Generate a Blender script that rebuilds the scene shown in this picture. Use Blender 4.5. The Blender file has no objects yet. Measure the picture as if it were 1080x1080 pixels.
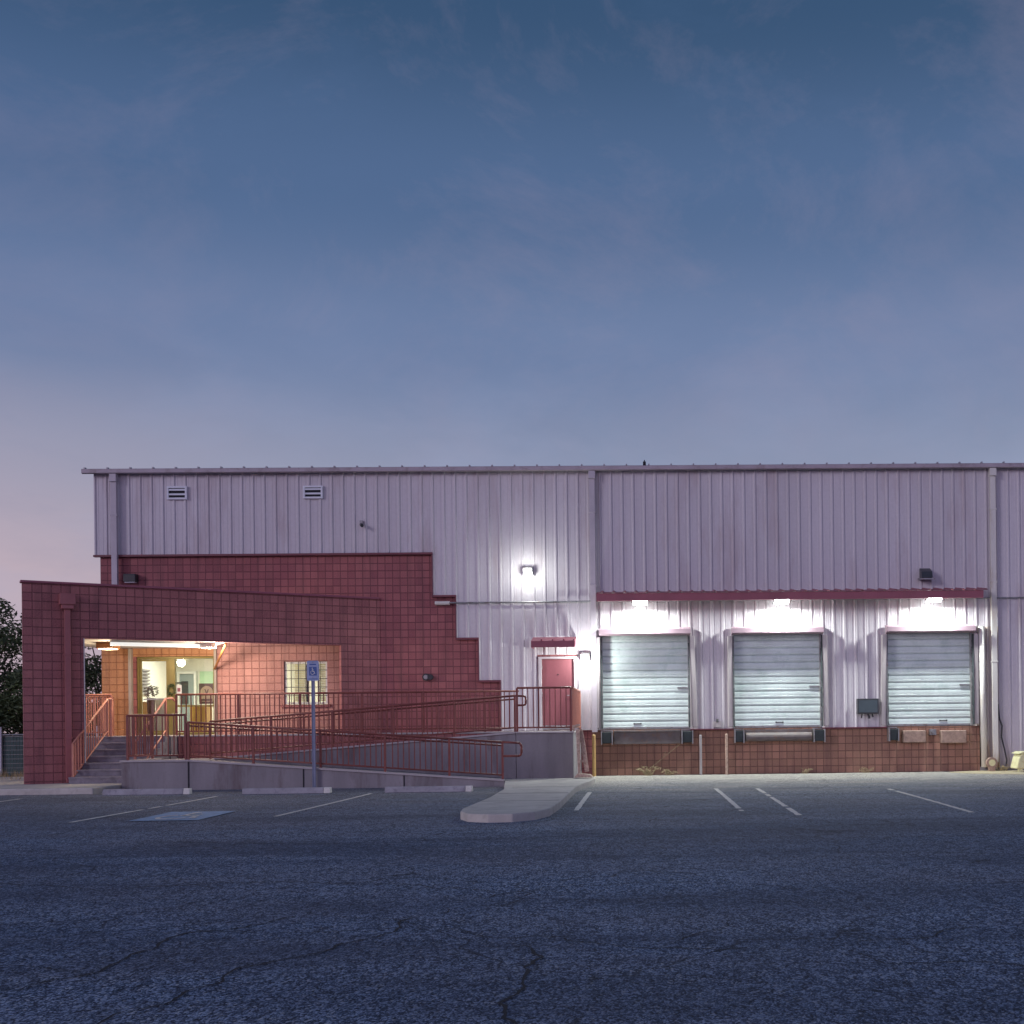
import bpy, bmesh, math, random
from mathutils import Vector, noise
random.seed(7)
R = math.radians
sc = bpy.context.scene
col = sc.collection

# ------------------------------------------------------------------ helpers
def org(o):
    v = Vector((0, 0, 0))
    while o is not None:
        v += o.location
        o = o.parent
    return v

class MB:
    def __init__(self):
        self.v = []; self.f = []; self.m = []
        self.mi = 0
    def add(self, vs, fs):
        n = len(self.v)
        self.v += [tuple(p) for p in vs]
        for f in fs:
            self.f.append(tuple(i + n for i in f)); self.m.append(self.mi)
        return self
    def box(self, x0, x1, y0, y1, z0, z1):
        vs = [(x0,y0,z0),(x1,y0,z0),(x1,y1,z0),(x0,y1,z0),(x0,y0,z1),(x1,y0,z1),(x1,y1,z1),(x0,y1,z1)]
        return self.add(vs, [(0,3,2,1),(4,5,6,7),(0,1,5,4),(1,2,6,5),(2,3,7,6),(3,0,4,7)])
    def quad(self, a, b, c, d):
        return self.add([a,b,c,d], [(0,1,2,3)])
    def prism(self, poly, fn):
        """poly: 2D outline; fn(p, k) -> 3D point for k = 0, 1"""
        n = len(poly)
        vs = [fn(p, 0) for p in poly] + [fn(p, 1) for p in poly]
        fs = [tuple(range(n)), tuple(range(2*n-1, n-1, -1))]
        for i in range(n):
            j = (i+1) % n
            fs.append((i, i+n, j+n, j))
        return self.add(vs, fs)
    def tube(self, p, q, r, n=10, r2=None, cap=True):
        p = Vector(p); q = Vector(q); d = (q-p).normalized()
        a = Vector((0,0,1)) if abs(d.z) < .9 else Vector((1,0,0))
        u = d.cross(a).normalized(); w = d.cross(u)
        r2 = r if r2 is None else r2
        vs = []
        for c, rr in ((p, r), (q, r2)):
            for i in range(n):
                t = 2*math.pi*i/n
                vs.append(c + u*math.cos(t)*rr + w*math.sin(t)*rr)
        fs = [(i, (i+1) % n, n+(i+1) % n, n+i) for i in range(n)]
        if cap: fs += [tuple(range(n-1,-1,-1)), tuple(range(n, 2*n))]
        return self.add(vs, fs)
    def path(self, pts, r, n=8):
        for a, b in zip(pts[:-1], pts[1:]): self.tube(a, b, r, n)
        return self
    def build(self, name, mat, parent=None, bevel=0, smooth=False, local=False, loc=None):
        me = bpy.data.meshes.new(name)
        o = bpy.data.objects.new(name, me)
        col.objects.link(o)
        if loc is not None: o.location = loc
        if parent is not None: o.parent = parent
        off = Vector((0,0,0)) if local else org(o)
        me.from_pydata([tuple(Vector(p)-off) for p in self.v], [], self.f)
        mats = mat if isinstance(mat, (list, tuple)) else [mat]
        for mm in mats: me.materials.append(mm)
        if len(mats) > 1: me.polygons.foreach_set('material_index', self.m)
        bm = bmesh.new(); bm.from_mesh(me)
        bmesh.ops.recalc_face_normals(bm, faces=bm.faces)
        bm.to_mesh(me); bm.free()
        if smooth:
            for p in me.polygons: p.use_smooth = True
        if bevel:
            b = o.modifiers.new('bevel', 'BEVEL'); b.width = bevel; b.segments = 2
            b.limit_method = 'ANGLE'; b.angle_limit = R(40)
        return o

def tag(o, label=None, cat=None, group=None, kind=None):
    if label: o['label'] = label
    if cat: o['category'] = cat
    if group: o['group'] = group
    if kind: o['kind'] = kind
    return o
def thing(name, label, cat, loc=(0,0,0), rz=0, group=None):
    o = bpy.data.objects.new(name, None); o.empty_display_size = .2
    col.objects.link(o); o.location = loc; o.rotation_euler.z = rz
    return tag(o, label, cat, group)
def copy_tree(o, parent=None):
    c = o.copy(); col.objects.link(c); c.parent = parent
    for ch in list(o.children): copy_tree(ch, c)
    return c
def boxes(name, mat, parent, bl, **k):
    for b in bl: MB().box(*b).build(name, mat, parent, **k)
def struct(o): o['kind'] = 'structure'; return o

# ------------------------------------------------------------------ materials
def newmat(name):
    m = bpy.data.materials.new(name); m.use_nodes = True
    nt = m.node_tree
    return m, nt, nt.nodes['Principled BSDF']
def N(nt, t, **kw):
    n = nt.nodes.new(t)
    for k, v in kw.items():
        if k in n.inputs: n.inputs[k].default_value = v
        else: setattr(n, k, v)
    return n
def mixc(nt, fac, a, b, blend='MIX'):
    n = nt.nodes.new('ShaderNodeMix'); n.data_type = 'RGBA'; n.blend_type = blend
    for s, v in ((n.inputs[0], fac), (n.inputs[6], a), (n.inputs[7], b)):
        if hasattr(v, 'links'): nt.links.new(v, s)
        else: s.default_value = v if not isinstance(v, tuple) else (*v, 1)
    return n.outputs[2]
def math_(nt, op, a, b=None, c=None, clamp=False):
    n = nt.nodes.new('ShaderNodeMath'); n.operation = op; n.use_clamp = clamp
    for i, v in enumerate((a, b, c)):
        if v is None: continue
        if hasattr(v, 'links'): nt.links.new(v, n.inputs[i])
        else: n.inputs[i].default_value = v
    return n.outputs[0]
def ramp(nt, src, stops):
    n = nt.nodes.new('ShaderNodeValToRGB'); e = n.color_ramp.elements
    while len(e) < len(stops): e.new(.5)
    for el, (p, c) in zip(e, stops):
        el.position = p; el.color = (*c, 1) if isinstance(c, tuple) else (c, c, c, 1)
    nt.links.new(src, n.inputs[0]); return n.outputs[0]
def noise_(nt, vec, scale, detail=4, rough=.55, dist=0):
    n = N(nt, 'ShaderNodeTexNoise', Scale=scale, Detail=detail, Roughness=rough, Distortion=dist)
    if vec is not None: nt.links.new(vec, n.inputs['Vector'])
    return n.outputs[0]
def mapping(nt, vec, scale=(1,1,1), rot=(0,0,0)):
    n = nt.nodes.new('ShaderNodeMapping'); n.inputs['Scale'].default_value = scale
    n.inputs['Rotation'].default_value = rot
    nt.links.new(vec, n.inputs[0]); return n.outputs[0]
def coords(nt, kind='Object'): return nt.nodes.new('ShaderNodeTexCoord').outputs[kind]
def geo_pos(nt): return nt.nodes.new('ShaderNodeNewGeometry').outputs['Position']
def bump(nt, bsdf, h, strength=.3, dist=.01):
    b = N(nt, 'ShaderNodeBump', Strength=strength, Distance=dist)
    nt.links.new(h, b.inputs['Height']); nt.links.new(b.outputs[0], bsdf.inputs['Normal'])

def worn(name, base, rough=.6, var=.25, scale=3, metallic=0, dirt=None, streak=False, bmp=.15, spec=.5):
    """painted / mineral surface with large and small variation, optional dirt"""
    m, nt, b = newmat(name)
    p = geo_pos(nt)
    v = mapping(nt, p, (1,1,.18)) if streak else p
    n1 = noise_(nt, v, scale, 6, .6); n2 = noise_(nt, p, scale*14, 3, .6)
    lo = tuple(c*(1-var) for c in base); hi = tuple(min(1, c*(1+var)) for c in base)
    c = mixc(nt, ramp(nt, n1, [(.3, 0.), (.7, 1.)]), lo, hi)
    c = mixc(nt, math_(nt, 'MULTIPLY', n2, .35), c, tuple(x*.55 for x in base))
    if dirt:
        d = noise_(nt, v, scale*1.7, 8, .7)
        c = mixc(nt, ramp(nt, d, [(.52, 0.), (.68, .8)]), c, dirt)
    nt.links.new(c, b.inputs['Base Color'])
    b.inputs['Roughness'].default_value = rough; b.inputs['Metallic'].default_value = metallic
    b.inputs['Specular IOR Level'].default_value = spec
    bump(nt, b, math_(nt, 'ADD', n2, n1), bmp, .006)
    return m

def cmu(name, c1, c2, mortar, off=0.0):
    """split-face scored block, 8 inch grid with dark tooled joints"""
    m, nt, b = newmat(name)
    co = coords(nt); sx = nt.nodes.new('ShaderNodeSeparateXYZ'); nt.links.new(co, sx.inputs[0])
    u = math_(nt, 'ADD', sx.outputs[0], sx.outputs[1]); u = math_(nt, 'ADD', u, off)
    cb = nt.nodes.new('ShaderNodeCombineXYZ'); nt.links.new(u, cb.inputs[0]); nt.links.new(sx.outputs[2], cb.inputs[1])
    br = N(nt, 'ShaderNodeTexBrick', offset=0.0, squash=1.0)
    br.inputs['Scale'].default_value = 1; br.inputs['Brick Width'].default_value = .2032
    br.inputs['Row Height'].default_value = .2032; br.inputs['Mortar Size'].default_value = .012
    br.inputs['Mortar Smooth'].default_value = .35; br.inputs['Bias'].default_value = 0
    br.inputs['Color1'].default_value = (*c1, 1); br.inputs['Color2'].default_value = (*c2, 1)
    br.inputs['Mortar'].default_value = (*mortar, 1)
    nt.links.new(cb.outputs[0], br.inputs['Vector'])
    p = geo_pos(nt)
    n1 = noise_(nt, p, 1.1, 6, .6); n2 = noise_(nt, p, 45, 4, .7)
    c = mixc(nt, ramp(nt, n1, [(.3, 0.), (.75, .5)]), br.outputs[0], tuple(x*.6 for x in c1))
    c = mixc(nt, ramp(nt, n2, [(.35, 0.), (.75, .45)]), c, tuple(min(1, x*1.5) for x in c2))
    st = noise_(nt, mapping(nt, p, (2.2, 2.2, .25)), 1.6, 7, .65)
    c = mixc(nt, ramp(nt, st, [(.5, 0.), (.72, .45)]), c, (.10, .05, .05))
    nt.links.new(c, b.inputs['Base Color']); b.inputs['Roughness'].default_value = .8
    h = math_(nt, 'ADD', math_(nt, 'MULTIPLY', br.outputs['Fac'], -1.0), math_(nt, 'MULTIPLY', n2, .45))
    bump(nt, b, h, .9, .012)
    return m

def emis(name, colr, s):
    m, nt, b = newmat(name)
    b.inputs['Base Color'].default_value = (*colr, 1)
    b.inputs['Emission Color'].default_value = (*colr, 1); b.inputs['Emission Strength'].default_value = s
    return m

M = {}
M['siding'] = worn('siding_paint', (.60, .565, .595), .42, .08, .9, dirt=(.45, .385, .40), streak=True, bmp=.03)
M['siding_dirty'] = worn('siding_paint_weathered', (.47, .40, .42), .45, .12, 1.6, dirt=(.34, .24, .20), streak=True, bmp=.05)
M['siding_rust'] = worn('rust_stained_siding', (.52, .47, .46), .45, .1, 1.1, dirt=(.50, .30, .10), streak=True, bmp=.04)
M['trim_red'] = worn('dark_red_trim', (.17, .045, .06), .5, .15, 2)
M['canopy_red'] = worn('canopy_paint', (.30, .09, .12), .45, .15, 2, streak=True)
M['eave'] = worn('eave_trim', (.42, .36, .40), .5, .1, 2, dirt=(.25, .2, .2))
M['roof'] = worn('roof_metal', (.33, .33, .36), .4, .1, 1, metallic=.5)
M['block'] = cmu('red_block', (.235, .072, .082), (.36, .125, .125), (.085, .024, .034))
M['block_porch'] = cmu('porch_block', (.28, .10, .105), (.42, .165, .155), (.095, .030, .036))
M['block_dock'] = cmu('dock_block', (.22, .12, .085), (.34, .175, .125), (.075, .038, .03))
M['block_warmlit'] = cmu('warmlit_block', (.42, .20, .095), (.48, .235, .115), (.24, .085, .03))
M['concrete'] = worn('concrete_wall', (.27, .25, .265), .85, .25, 1.3, dirt=(.125, .085, .085), streak=True, bmp=.6)
M['coping'] = worn('concrete_top', (.46, .42, .42), .85, .12, 3, bmp=.3)
M['walk'] = worn('pavement_concrete', (.55, .52, .47), .88, .15, 1.7, dirt=(.34, .31, .28), bmp=.4)
M['step'] = worn('step_concrete', (.24, .22, .25), .85, .25, 4, dirt=(.12, .11, .13), bmp=.4)
M['stop'] = worn('stop_concrete', (.36, .35, .38), .85, .2, 4, dirt=(.18, .17, .2), bmp=.3)
M['white_paint'] = worn('white_paint', (.72, .70, .64), .7, .1, 8, dirt=(.45, .42, .38))
M['rail'] = worn('rail_paint', (.22, .058, .045), .45, .2, 6, dirt=(.16, .05, .04), bmp=.05)
M['rail_pink'] = worn('stair_rail_paint', (.50, .20, .14), .45, .15, 6, bmp=.05)
M['pipe_red'] = worn('red_downspout', (.36, .12, .12), .45, .12, 3, bmp=.05)
M['pipe_grey'] = worn('grey_downspout', (.48, .44, .48), .4, .1, 2, bmp=.05)
M['pipe_white'] = worn('white_downspout', (.72, .70, .64), .4, .1, 2, dirt=(.45, .36, .26), streak=True, bmp=.05)
M['slat'] = worn('roll_door_steel', (.64, .73, .70), .36, .14, 1.1, metallic=.12, dirt=(.44, .55, .51), streak=False, bmp=.03)
M['seal'] = worn('dock_seal', (.44, .40, .40), .7, .2, 3, dirt=(.25, .2, .2), streak=True)
M['header'] = worn('door_header', (.38, .27, .32), .6, .12, 3)
M['rubber'] = worn('bumper_rubber', (.022, .03, .035), .75, .3, 9)
M['steel'] = worn('galvanised_steel', (.34, .34, .35), .45, .2, 5, metallic=.6, dirt=(.2, .12, .08))
M['leveller'] = worn('leveller_steel', (.13, .11, .11), .6, .3, 4, dirt=(.18, .10, .06))
M['wood'] = worn('dock_timber', (.36, .25, .20), .85, .3, 8, dirt=(.22, .15, .12))
M['yellow'] = worn('yellow_paint', (.52, .33, .12), .55, .2, 5, dirt=(.35, .2, .1), streak=True)
M['rust'] = worn('rusty_steel', (.50, .36, .28), .75, .35, 14, dirt=(.16, .08, .05))
M['door_red'] = worn('door_paint', (.27, .085, .10), .5, .15, 2, dirt=(.20, .065, .075), streak=True)
M['frame_light'] = worn('pale_frame', (.55, .50, .52), .5, .1, 3)
M['alu'] = worn('bronze_aluminium', (.22, .175, .05), .35, .15, 4, metallic=.2)
M['grey_post'] = worn('grey_steel_post', (.36, .31, .26), .5, .1, 4)
M['black'] = worn('black_housing', (.03, .03, .035), .5, .2, 9)
M['dark_box'] = worn('dark_box', (.045, .05, .055), .35, .2, 5)
M['louver'] = worn('vent_white', (.72, .74, .80), .5, .05, 5)
M['dark'] = worn('dark_cavity', (.02, .02, .025), .9, .1, 5)
M['soffit'] = worn('soffit_white', (.74, .72, .66), .7, .05, 2)
M['wood_beam'] = worn('porch_fixture_bronze', (.42, .17, .05), .6, .15, 4)
M['room_wall'] = worn('room_wall', (.78, .76, .66), .8, .05, 1)
M['room_floor'] = worn('room_floor', (.40, .30, .2), .6, .1, 2)
M['white'] = worn('plain_white', (.78, .78, .74), .6, .04, 4)
M['green_pane'] = worn('green_notice', (.42, .62, .40), .6, .06, 4)
M['cupboard'] = worn('yellow_cupboard', (.72, .46, .12), .5, .1, 4)
M['blind'] = worn('blind_cream', (.75, .66, .36), .6, .1, 6)
M['blue'] = worn('sign_blue', (.05, .12, .35), .4, .08, 9)
M['sign_plate'] = worn('sign_plate', (.34, .42, .62), .4, .08, 9)
M['tan'] = worn('badge_tan', (.46, .32, .22), .6, .1, 9)
M['brown'] = worn('badge_brown', (.10, .06, .05), .6, .2, 9)
M['util'] = worn('utility_box_paint', (.72, .70, .42), .6, .15, 6, dirt=(.5, .42, .2))
M['teal'] = worn('fence_slats', (.045, .085, .085), .7, .25, 3, dirt=(.03, .05, .05), streak=True)
M['leaf_pot'] = worn('pot_leaf', (.06, .10, .04), .6, .3, 9)
M['bark'] = worn('tree_bark', (.09, .065, .05), .9, .3, 9, bmp=.6)
M['straw'] = worn('dry_stalk', (.33, .26, .15), .8, .3, 12)
M['hc_blue'] = worn('faded_blue_paint', (.22, .38, .58), .75, .25, 5, dirt=(.13, .14, .18), bmp=.4)
M['line'] = worn('worn_line_paint', (.78, .75, .68), .8, .2, 6, dirt=(.30, .30, .31), bmp=.5)
M['crack'] = worn('asphalt_crack', (.009, .012, .020), .9, .3, 9)
M['lens_cool'] = emis('lamp_lens_cool', (.93, 1., .97), 30)
M['lens_warm'] = emis('lamp_lens_warm', (1., .86, .62), 8)
M['tube'] = emis('ceiling_tube', (1., .95, .8), 14)

def glass():
    m, nt, b = newmat('window_glass')
    out = nt.nodes['Material Output']
    tr = N(nt, 'ShaderNodeBsdfTransparent', Color=(.93, .97, .95, 1)); gl = N(nt, 'ShaderNodeBsdfGlossy', Roughness=.02)
    fr = N(nt, 'ShaderNodeFresnel', IOR=1.45); mx = nt.nodes.new('ShaderNodeMixShader')
    nt.links.new(fr.outputs[0], mx.inputs[0]); nt.links.new(tr.outputs[0], mx.inputs[1]); nt.links.new(gl.outputs[0], mx.inputs[2])
    nt.links.new(mx.outputs[0], out.inputs[0]); return m
M['glass'] = glass()

def leaf(name, c1, c2):
    m, nt, b = newmat(name)
    n = noise_(nt, geo_pos(nt), 1.6, 4, .6); n2 = noise_(nt, geo_pos(nt), 14, 2, .6)
    c = mixc(nt, ramp(nt, n, [(.35, 0.), (.65, 1.)]), c1, c2)
    c = mixc(nt, math_(nt, 'MULTIPLY', n2, .5), c, tuple(x*.5 for x in c1))
    nt.links.new(c, b.inputs['Base Color']); b.inputs['Roughness'].default_value = .6
    return m
M['leaf'] = leaf('tree_leaf', (.035, .06, .028), (.14, .19, .07))

def asphalt():
    m, nt, b = newmat('asphalt'); p = geo_pos(nt)
    sx = nt.nodes.new('ShaderNodeSeparateXYZ'); nt.links.new(p, sx.inputs[0])
    ps = mapping(nt, p, (1, .6, 1))
    def cells(scale, k=0):
        v = N(nt, 'ShaderNodeTexVoronoi', Scale=scale); nt.links.new(ps, v.inputs['Vector'])
        q = nt.nodes.new('ShaderNodeSeparateColor'); nt.links.new(v.outputs['Color'], q.inputs[0])
        return v, q.outputs[0], q.outputs[1]
    vo, a1, a2 = cells(130.0); v2, b1, b2 = cells(72.0); v3, c1_, c2_ = cells(24.0); v4, d1, d2 = cells(5.0)
    fine = noise_(nt, ps, 85, 4, .8)
    big = noise_(nt, mapping(nt, p, (.5, 1.0, 1)), .55, 6, .6, .4)
    big2 = noise_(nt, mapping(nt, p, (.12, .5, 1)), 1.0, 5, .6, .3)
    g1 = math_(nt, 'MULTIPLY', math_(nt, 'SUBTRACT', a1, .5), .85)
    g2 = math_(nt, 'MULTIPLY', math_(nt, 'SUBTRACT', b1, .5), .65)
    g3 = math_(nt, 'MULTIPLY', math_(nt, 'SUBTRACT', c1_, .5), .30)
    g4 = math_(nt, 'MULTIPLY', math_(nt, 'SUBTRACT', d1, .5), .10)
    g5 = math_(nt, 'MULTIPLY', math_(nt, 'SUBTRACT', fine, .5), 1.2)
    gs = math_(nt, 'ADD', math_(nt, 'ADD', math_(nt, 'ADD', g1, g2), math_(nt, 'ADD', g3, g4)), math_(nt, 'ADD', g5, .5), clamp=True)
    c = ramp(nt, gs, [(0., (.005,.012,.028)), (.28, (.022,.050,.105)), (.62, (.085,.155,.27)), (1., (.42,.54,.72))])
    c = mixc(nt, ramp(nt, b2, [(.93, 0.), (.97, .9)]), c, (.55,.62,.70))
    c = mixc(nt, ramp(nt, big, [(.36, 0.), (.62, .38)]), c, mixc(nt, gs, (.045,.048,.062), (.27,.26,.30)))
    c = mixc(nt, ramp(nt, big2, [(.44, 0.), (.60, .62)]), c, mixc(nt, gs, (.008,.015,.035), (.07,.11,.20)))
    # dust and sand that has gathered towards the dock wall
    dn = noise_(nt, mapping(nt, p, (.35, .8, 1)), 1.2, 7, .65)
    d = math_(nt, 'ADD', math_(nt, 'MULTIPLY', math_(nt, 'SUBTRACT', sx.outputs[1], 23.0), .13), math_(nt, 'MULTIPLY', math_(nt, 'SUBTRACT', dn, .5), 1.9), clamp=True)
    d = math_(nt, 'MULTIPLY', d, math_(nt, 'ADD', gs, .35), clamp=True)
    xf = math_(nt, 'MULTIPLY', math_(nt, 'ADD', sx.outputs[0], 6.0), .22, clamp=True)
    d = math_(nt, 'MULTIPLY', d, math_(nt, 'ADD', math_(nt, 'MULTIPLY', xf, .75), .25))
    gr = mixc(nt, gs, (.22, .20, .165), (.78, .71, .58))
    c = mixc(nt, math_(nt, 'MULTIPLY', d, .85), c, gr)
    y2 = math_(nt, 'MULTIPLY', math_(nt, 'SUBTRACT', sx.outputs[1], 14.0), .12, clamp=True)
    c = mixc(nt, math_(nt, 'MULTIPLY', y2, .38), c, mixc(nt, gs, (.09,.085,.09), (.40,.38,.37)))
    # hairline crack net
    pd = nt.nodes.new('ShaderNodeVectorMath'); pd.operation = 'ADD'
    nn = N(nt, 'ShaderNodeTexNoise', Scale=1.1, Detail=5.0); nt.links.new(p, nn.inputs['Vector'])
    nt.links.new(p, pd.inputs[0]); nt.links.new(nn.outputs['Color'], pd.inputs[1])
    ve = N(nt, 'ShaderNodeTexVoronoi', Scale=.42, feature='DISTANCE_TO_EDGE'); nt.links.new(pd.outputs[0], ve.inputs['Vector'])
    ck = ramp(nt, ve.outputs[0], [(0., 1.), (.007, 0.)])
    mask = ramp(nt, noise_(nt, p, .35, 3, .5), [(.36, 0.), (.50, 1.)])
    c = mixc(nt, math_(nt, 'MULTIPLY', math_(nt, 'MULTIPLY', ck, mask), .9), c, (.008, .011, .02))
    nt.links.new(c, b.inputs['Base Color'])
    b.inputs['Roughness'].default_value = .82; b.inputs['Specular IOR Level'].default_value = .3
    h = math_(nt, 'ADD', math_(nt, 'MULTIPLY', v2.outputs['Distance'], -1.0), gs)
    bump(nt, b, h, .7, .012)
    return m
M['asphalt'] = asphalt()
def dirt():
    m, nt, b = newmat('dry_soil'); p = geo_pos(nt)
    c = mixc(nt, noise_(nt, p, 3, 8, .7), (.12, .09, .06), (.34, .27, .19))
    nt.links.new(c, b.inputs['Base Color']); b.inputs['Roughness'].default_value = .95
    bump(nt, b, noise_(nt, p, 25, 6, .7), .6, .03); return m
M['dirt'] = dirt()

# ------------------------------------------------------------------ ground
struct(MB().quad((-1500,-1500,-.05),(1500,-1500,-.05),(1500,1500,-.05),(-1500,1500,-.05)).build('ground', M['dirt']))
ap = MB()
# lot surface as a grid with a very slight unevenness
def lot_z(x, y): return .022*noise.noise(Vector((x*.12, y*.12, 0))) if y < 31 else 0
xs = [-70, -45, -30] + [-22+i*1.0 for i in range(45)] + [30, 45, 70]
ys = [-60, -30, -10] + [i*1.0 for i in range(0, 34)]
vs = [(x, y, lot_z(x, y) if (y > 0 and y < 33 and abs(x) < 25) else 0) for y in ys for x in xs]
nx = len(xs)
fs = [(j*nx+i, j*nx+i+1, (j+1)*nx+i+1, (j+1)*nx+i) for j in range(len(ys)-1) for i in range(nx-1)
      if not (xs[i] < -14.7 and ys[j] >= 28)]
ap.add(vs, fs); struct(ap.build('asphalt_lot', M['asphalt'], smooth=True))

_lz = lot_z
def lot_z(x, y):
    i, j = math.floor(x), math.floor(y); u, v = x-i, y-j
    q = lambda a, b: _lz(a, b) if 0 < b < 33 else 0
    return (q(i,j)*(1-u)+q(i+1,j)*u)*(1-v)+(q(i,j+1)*(1-u)+q(i+1,j+1)*u)*v
def ribbon(name, pts, w, mat, z=.03, jag=.03):
    mb = MB(); P = []
    for (a, b) in zip(pts[:-1], pts[1:]):
        a = Vector((*a, 0)); b = Vector((*b, 0)); n = max(2, int((b-a).length/.06))
        for i in range(n): P.append(a.lerp(b, i/n))
    P.append(Vector((*pts[-1], 0)))
    L, Rr = [], []
    for i, q in enumerate(P):
        d = (P[min(i+1, len(P)-1)]-P[max(i-1, 0)]).normalized(); nrm = Vector((-d.y, d.x, 0))
        q = q + nrm*(noise.noise(Vector((q.x*2.5, q.y*2.5, 3)))*jag*5 + random.uniform(-jag, jag)*.5)
        ww = w*random.uniform(.35, 1.2)*min(1, .25+min(i, len(P)-1-i)/10)
        zz = lot_z(q.x, q.y)
        L.append((q+nrm*ww/2).to_tuple()[:2]+(zz+z,)); Rr.append((q-nrm*ww/2).to_tuple()[:2]+(zz+z,))
    for i in range(len(P)-1): mb.quad(L[i], L[i+1], Rr[i+1], Rr[i])
    return mb.build(name, mat)
cracks = [[(-2.9,5.0),(-2.62,5.71),(-2.29,6.88),(-1.99,7.58),(-1.81,8.08),(-1.5,9.32)],
 [(-3.41,6.36),(-3.18,6.95),(-3.11,8.19),(-2.49,8.95)],
 [(-1.39,8.23),(-.88,7.75),(-.5,7.89),(-.33,7.54),(.03,7.41),(.55,7.31),(1.16,7.32)],
 [(.03,7.41),(.35,7.89),(.64,8.44),(.96,8.62)],
 [(-.60,5.2),(-.62,5.58),(-.68,6.39),(-.71,7.17),(-.88,7.75)],
 [(3.9,6.9),(3.0,6.6),(2.11,6.72),(1.39,6.86),(1.16,7.32)],
 [(-1.5,9.32),(-1.1,10.0),(-.2,10.4),(.5,10.2)],[(-2.49,8.95),(-1.9,8.6),(-1.39,8.23)],[(1.16,7.32),(2.2,7.9),(3.2,7.7),(4.6,8.4)],
 [(-6.4,11.2),(-4.8,10.5),(-3.5,10.9),(-2.0,10.5),(-1.1,10.0)],[(2.6,12.6),(4.4,12.0),(6.3,12.7)],[(-6.2,15.0),(-3.4,14.2),(-1.0,14.9),(1.8,14.4)],[(-3.9,7.2),(-3.18,6.95)]]
for c, w in zip(cracks, (.021,.023,.018,.016,.025,.016,.022,.019,.018,.024,.026,.028,.022)):
    struct(ribbon('asphalt_crack', c, w, M['crack'], .006, .035))

# painted lines
def stripe(x0, y0, x1, y1, w=.10):
    mb = MB(); n = 24; r = random.Random(int(x0*100))
    for i in range(n):
        if r.random() < .10: continue
        a, b = i/n, (i+1)/n
        ya, yb = y0+(y1-y0)*a, y0+(y1-y0)*b; xa, xb = x0+(x1-x0)*a, x0+(x1-x0)*b
        wa = w*r.uniform(.75, 1.0)/2
        mb.quad((xa-wa, ya, lot_z(xa,ya)+.008), (xa+wa, ya, lot_z(xa,ya)+.008), (xb+wa, yb, lot_z(xb,yb)+.008), (xb-wa, yb, lot_z(xb,yb)+.008))
    struct(mb.build('parking_line', M['line']))
for a in [(-8.72,18.3,-8.9,25.0),(-5.86,19.0,-5.82,25.4),(-1.16,19.5,-1.19,24.8),(1.49,18.6,1.46,25.6),(2.27,17.9,2.33,25.4),(4.9,18.0,4.96,24.6),
          (-12.6,19.5,-12.8,24.8),(8.9,18.5,8.95,24.6)]: stripe(*a)
# painted accessible-space symbol: faded blue field, white figure in a wheelchair
zz = max(lot_z(-7.4, y) for y in (18.4, 19.3, 20.3))+.010
struct(MB().quad((-7.9,18.4,zz),(-6.85,18.4,zz),(-6.92,20.35,zz),(-8.0,20.35,zz)).build('painted_blue_field', M['hc_blue']))
def access_symbol(mb, f, s=1.0):
    """strips (u right, v up) in a unit square; f(u, v) -> 3D"""
    def seg(a, b, w):
        d = Vector((b[0]-a[0], b[1]-a[1])).normalized(); n = Vector((-d.y, d.x))*w/2
        mb.quad(f(a[0]+n.x, a[1]+n.y), f(b[0]+n.x, b[1]+n.y), f(b[0]-n.x, b[1]-n.y), f(a[0]-n.x, a[1]-n.y))
    mb.add([f(.42+.075*math.cos(t*math.pi/6), .88+.075*math.sin(t*math.pi/6)) for t in range(12)], [tuple(range(12))])
    seg((.42,.79),(.46,.45),.09); seg((.45,.66),(.66,.66),.07); seg((.44,.48),(.68,.48),.09)
    seg((.68,.50),(.78,.20),.09); seg((.76,.20),(.86,.20),.07)
    c = [(.44+.25*math.cos(R(a)), .33+.25*math.sin(R(a))) for a in range(118, 341, 18)]
    for a, b in zip(c[:-1], c[1:]): seg(a, b, .07)
sm = MB(); access_symbol(sm, lambda u, v: (-7.85+u*.95, 18.5+v*1.7, zz+.005))
struct(sm.build('painted_wheelchair_symbol', M['line']))

# pavements
def slab_poly(name, poly, z0, z1, mat, bevel=.03):
    return MB().prism(poly, lambda p, k: (p[0], p[1], z1 if k == 0 else z0)).build(name, mat, bevel=bevel)
struct(slab_poly('sidewalk', [(-60,26.4),(-12.08,26.4),(-12.08,33.6),(-60,33.6)], -.03, .15, M['walk']))
isl = [(-3.40,28.9),(-3.28,27.66),(-3.12,26.2),(-2.90,24.3),(-2.82,21.5),(-2.86,18.6),(-2.80,18.0),(-2.62,17.5),(-2.3,17.3),(-1.95,17.35),(-1.66,17.7),(-1.50,18.4),(-1.46,20),(-1.48,25),(-1.42,26.2),(-1.30,27.2),(-1.25,28.9)]
struct(slab_poly('concrete_walkway_island', isl, -.03, .125, M['walk'], .018))
for y in (20.3, 22.6, 24.9): struct(MB().box(-2.80,-1.49,y,y+.012,.124,.1275).build('pavement_joint', M['dark']))
struct(slab_poly('concrete_apron', [(9.3,33.0),(8.2,32.4),(8.6,31.4),(9.6,30.6),(11.2,29.9),(14,29.2),(24,28.8),(24,33.0)], -.03, .016, worn('apron_concrete', (.46,.40,.27), .9, .25, 1.4, dirt=(.36,.24,.10), bmp=.4), .004))

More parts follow.
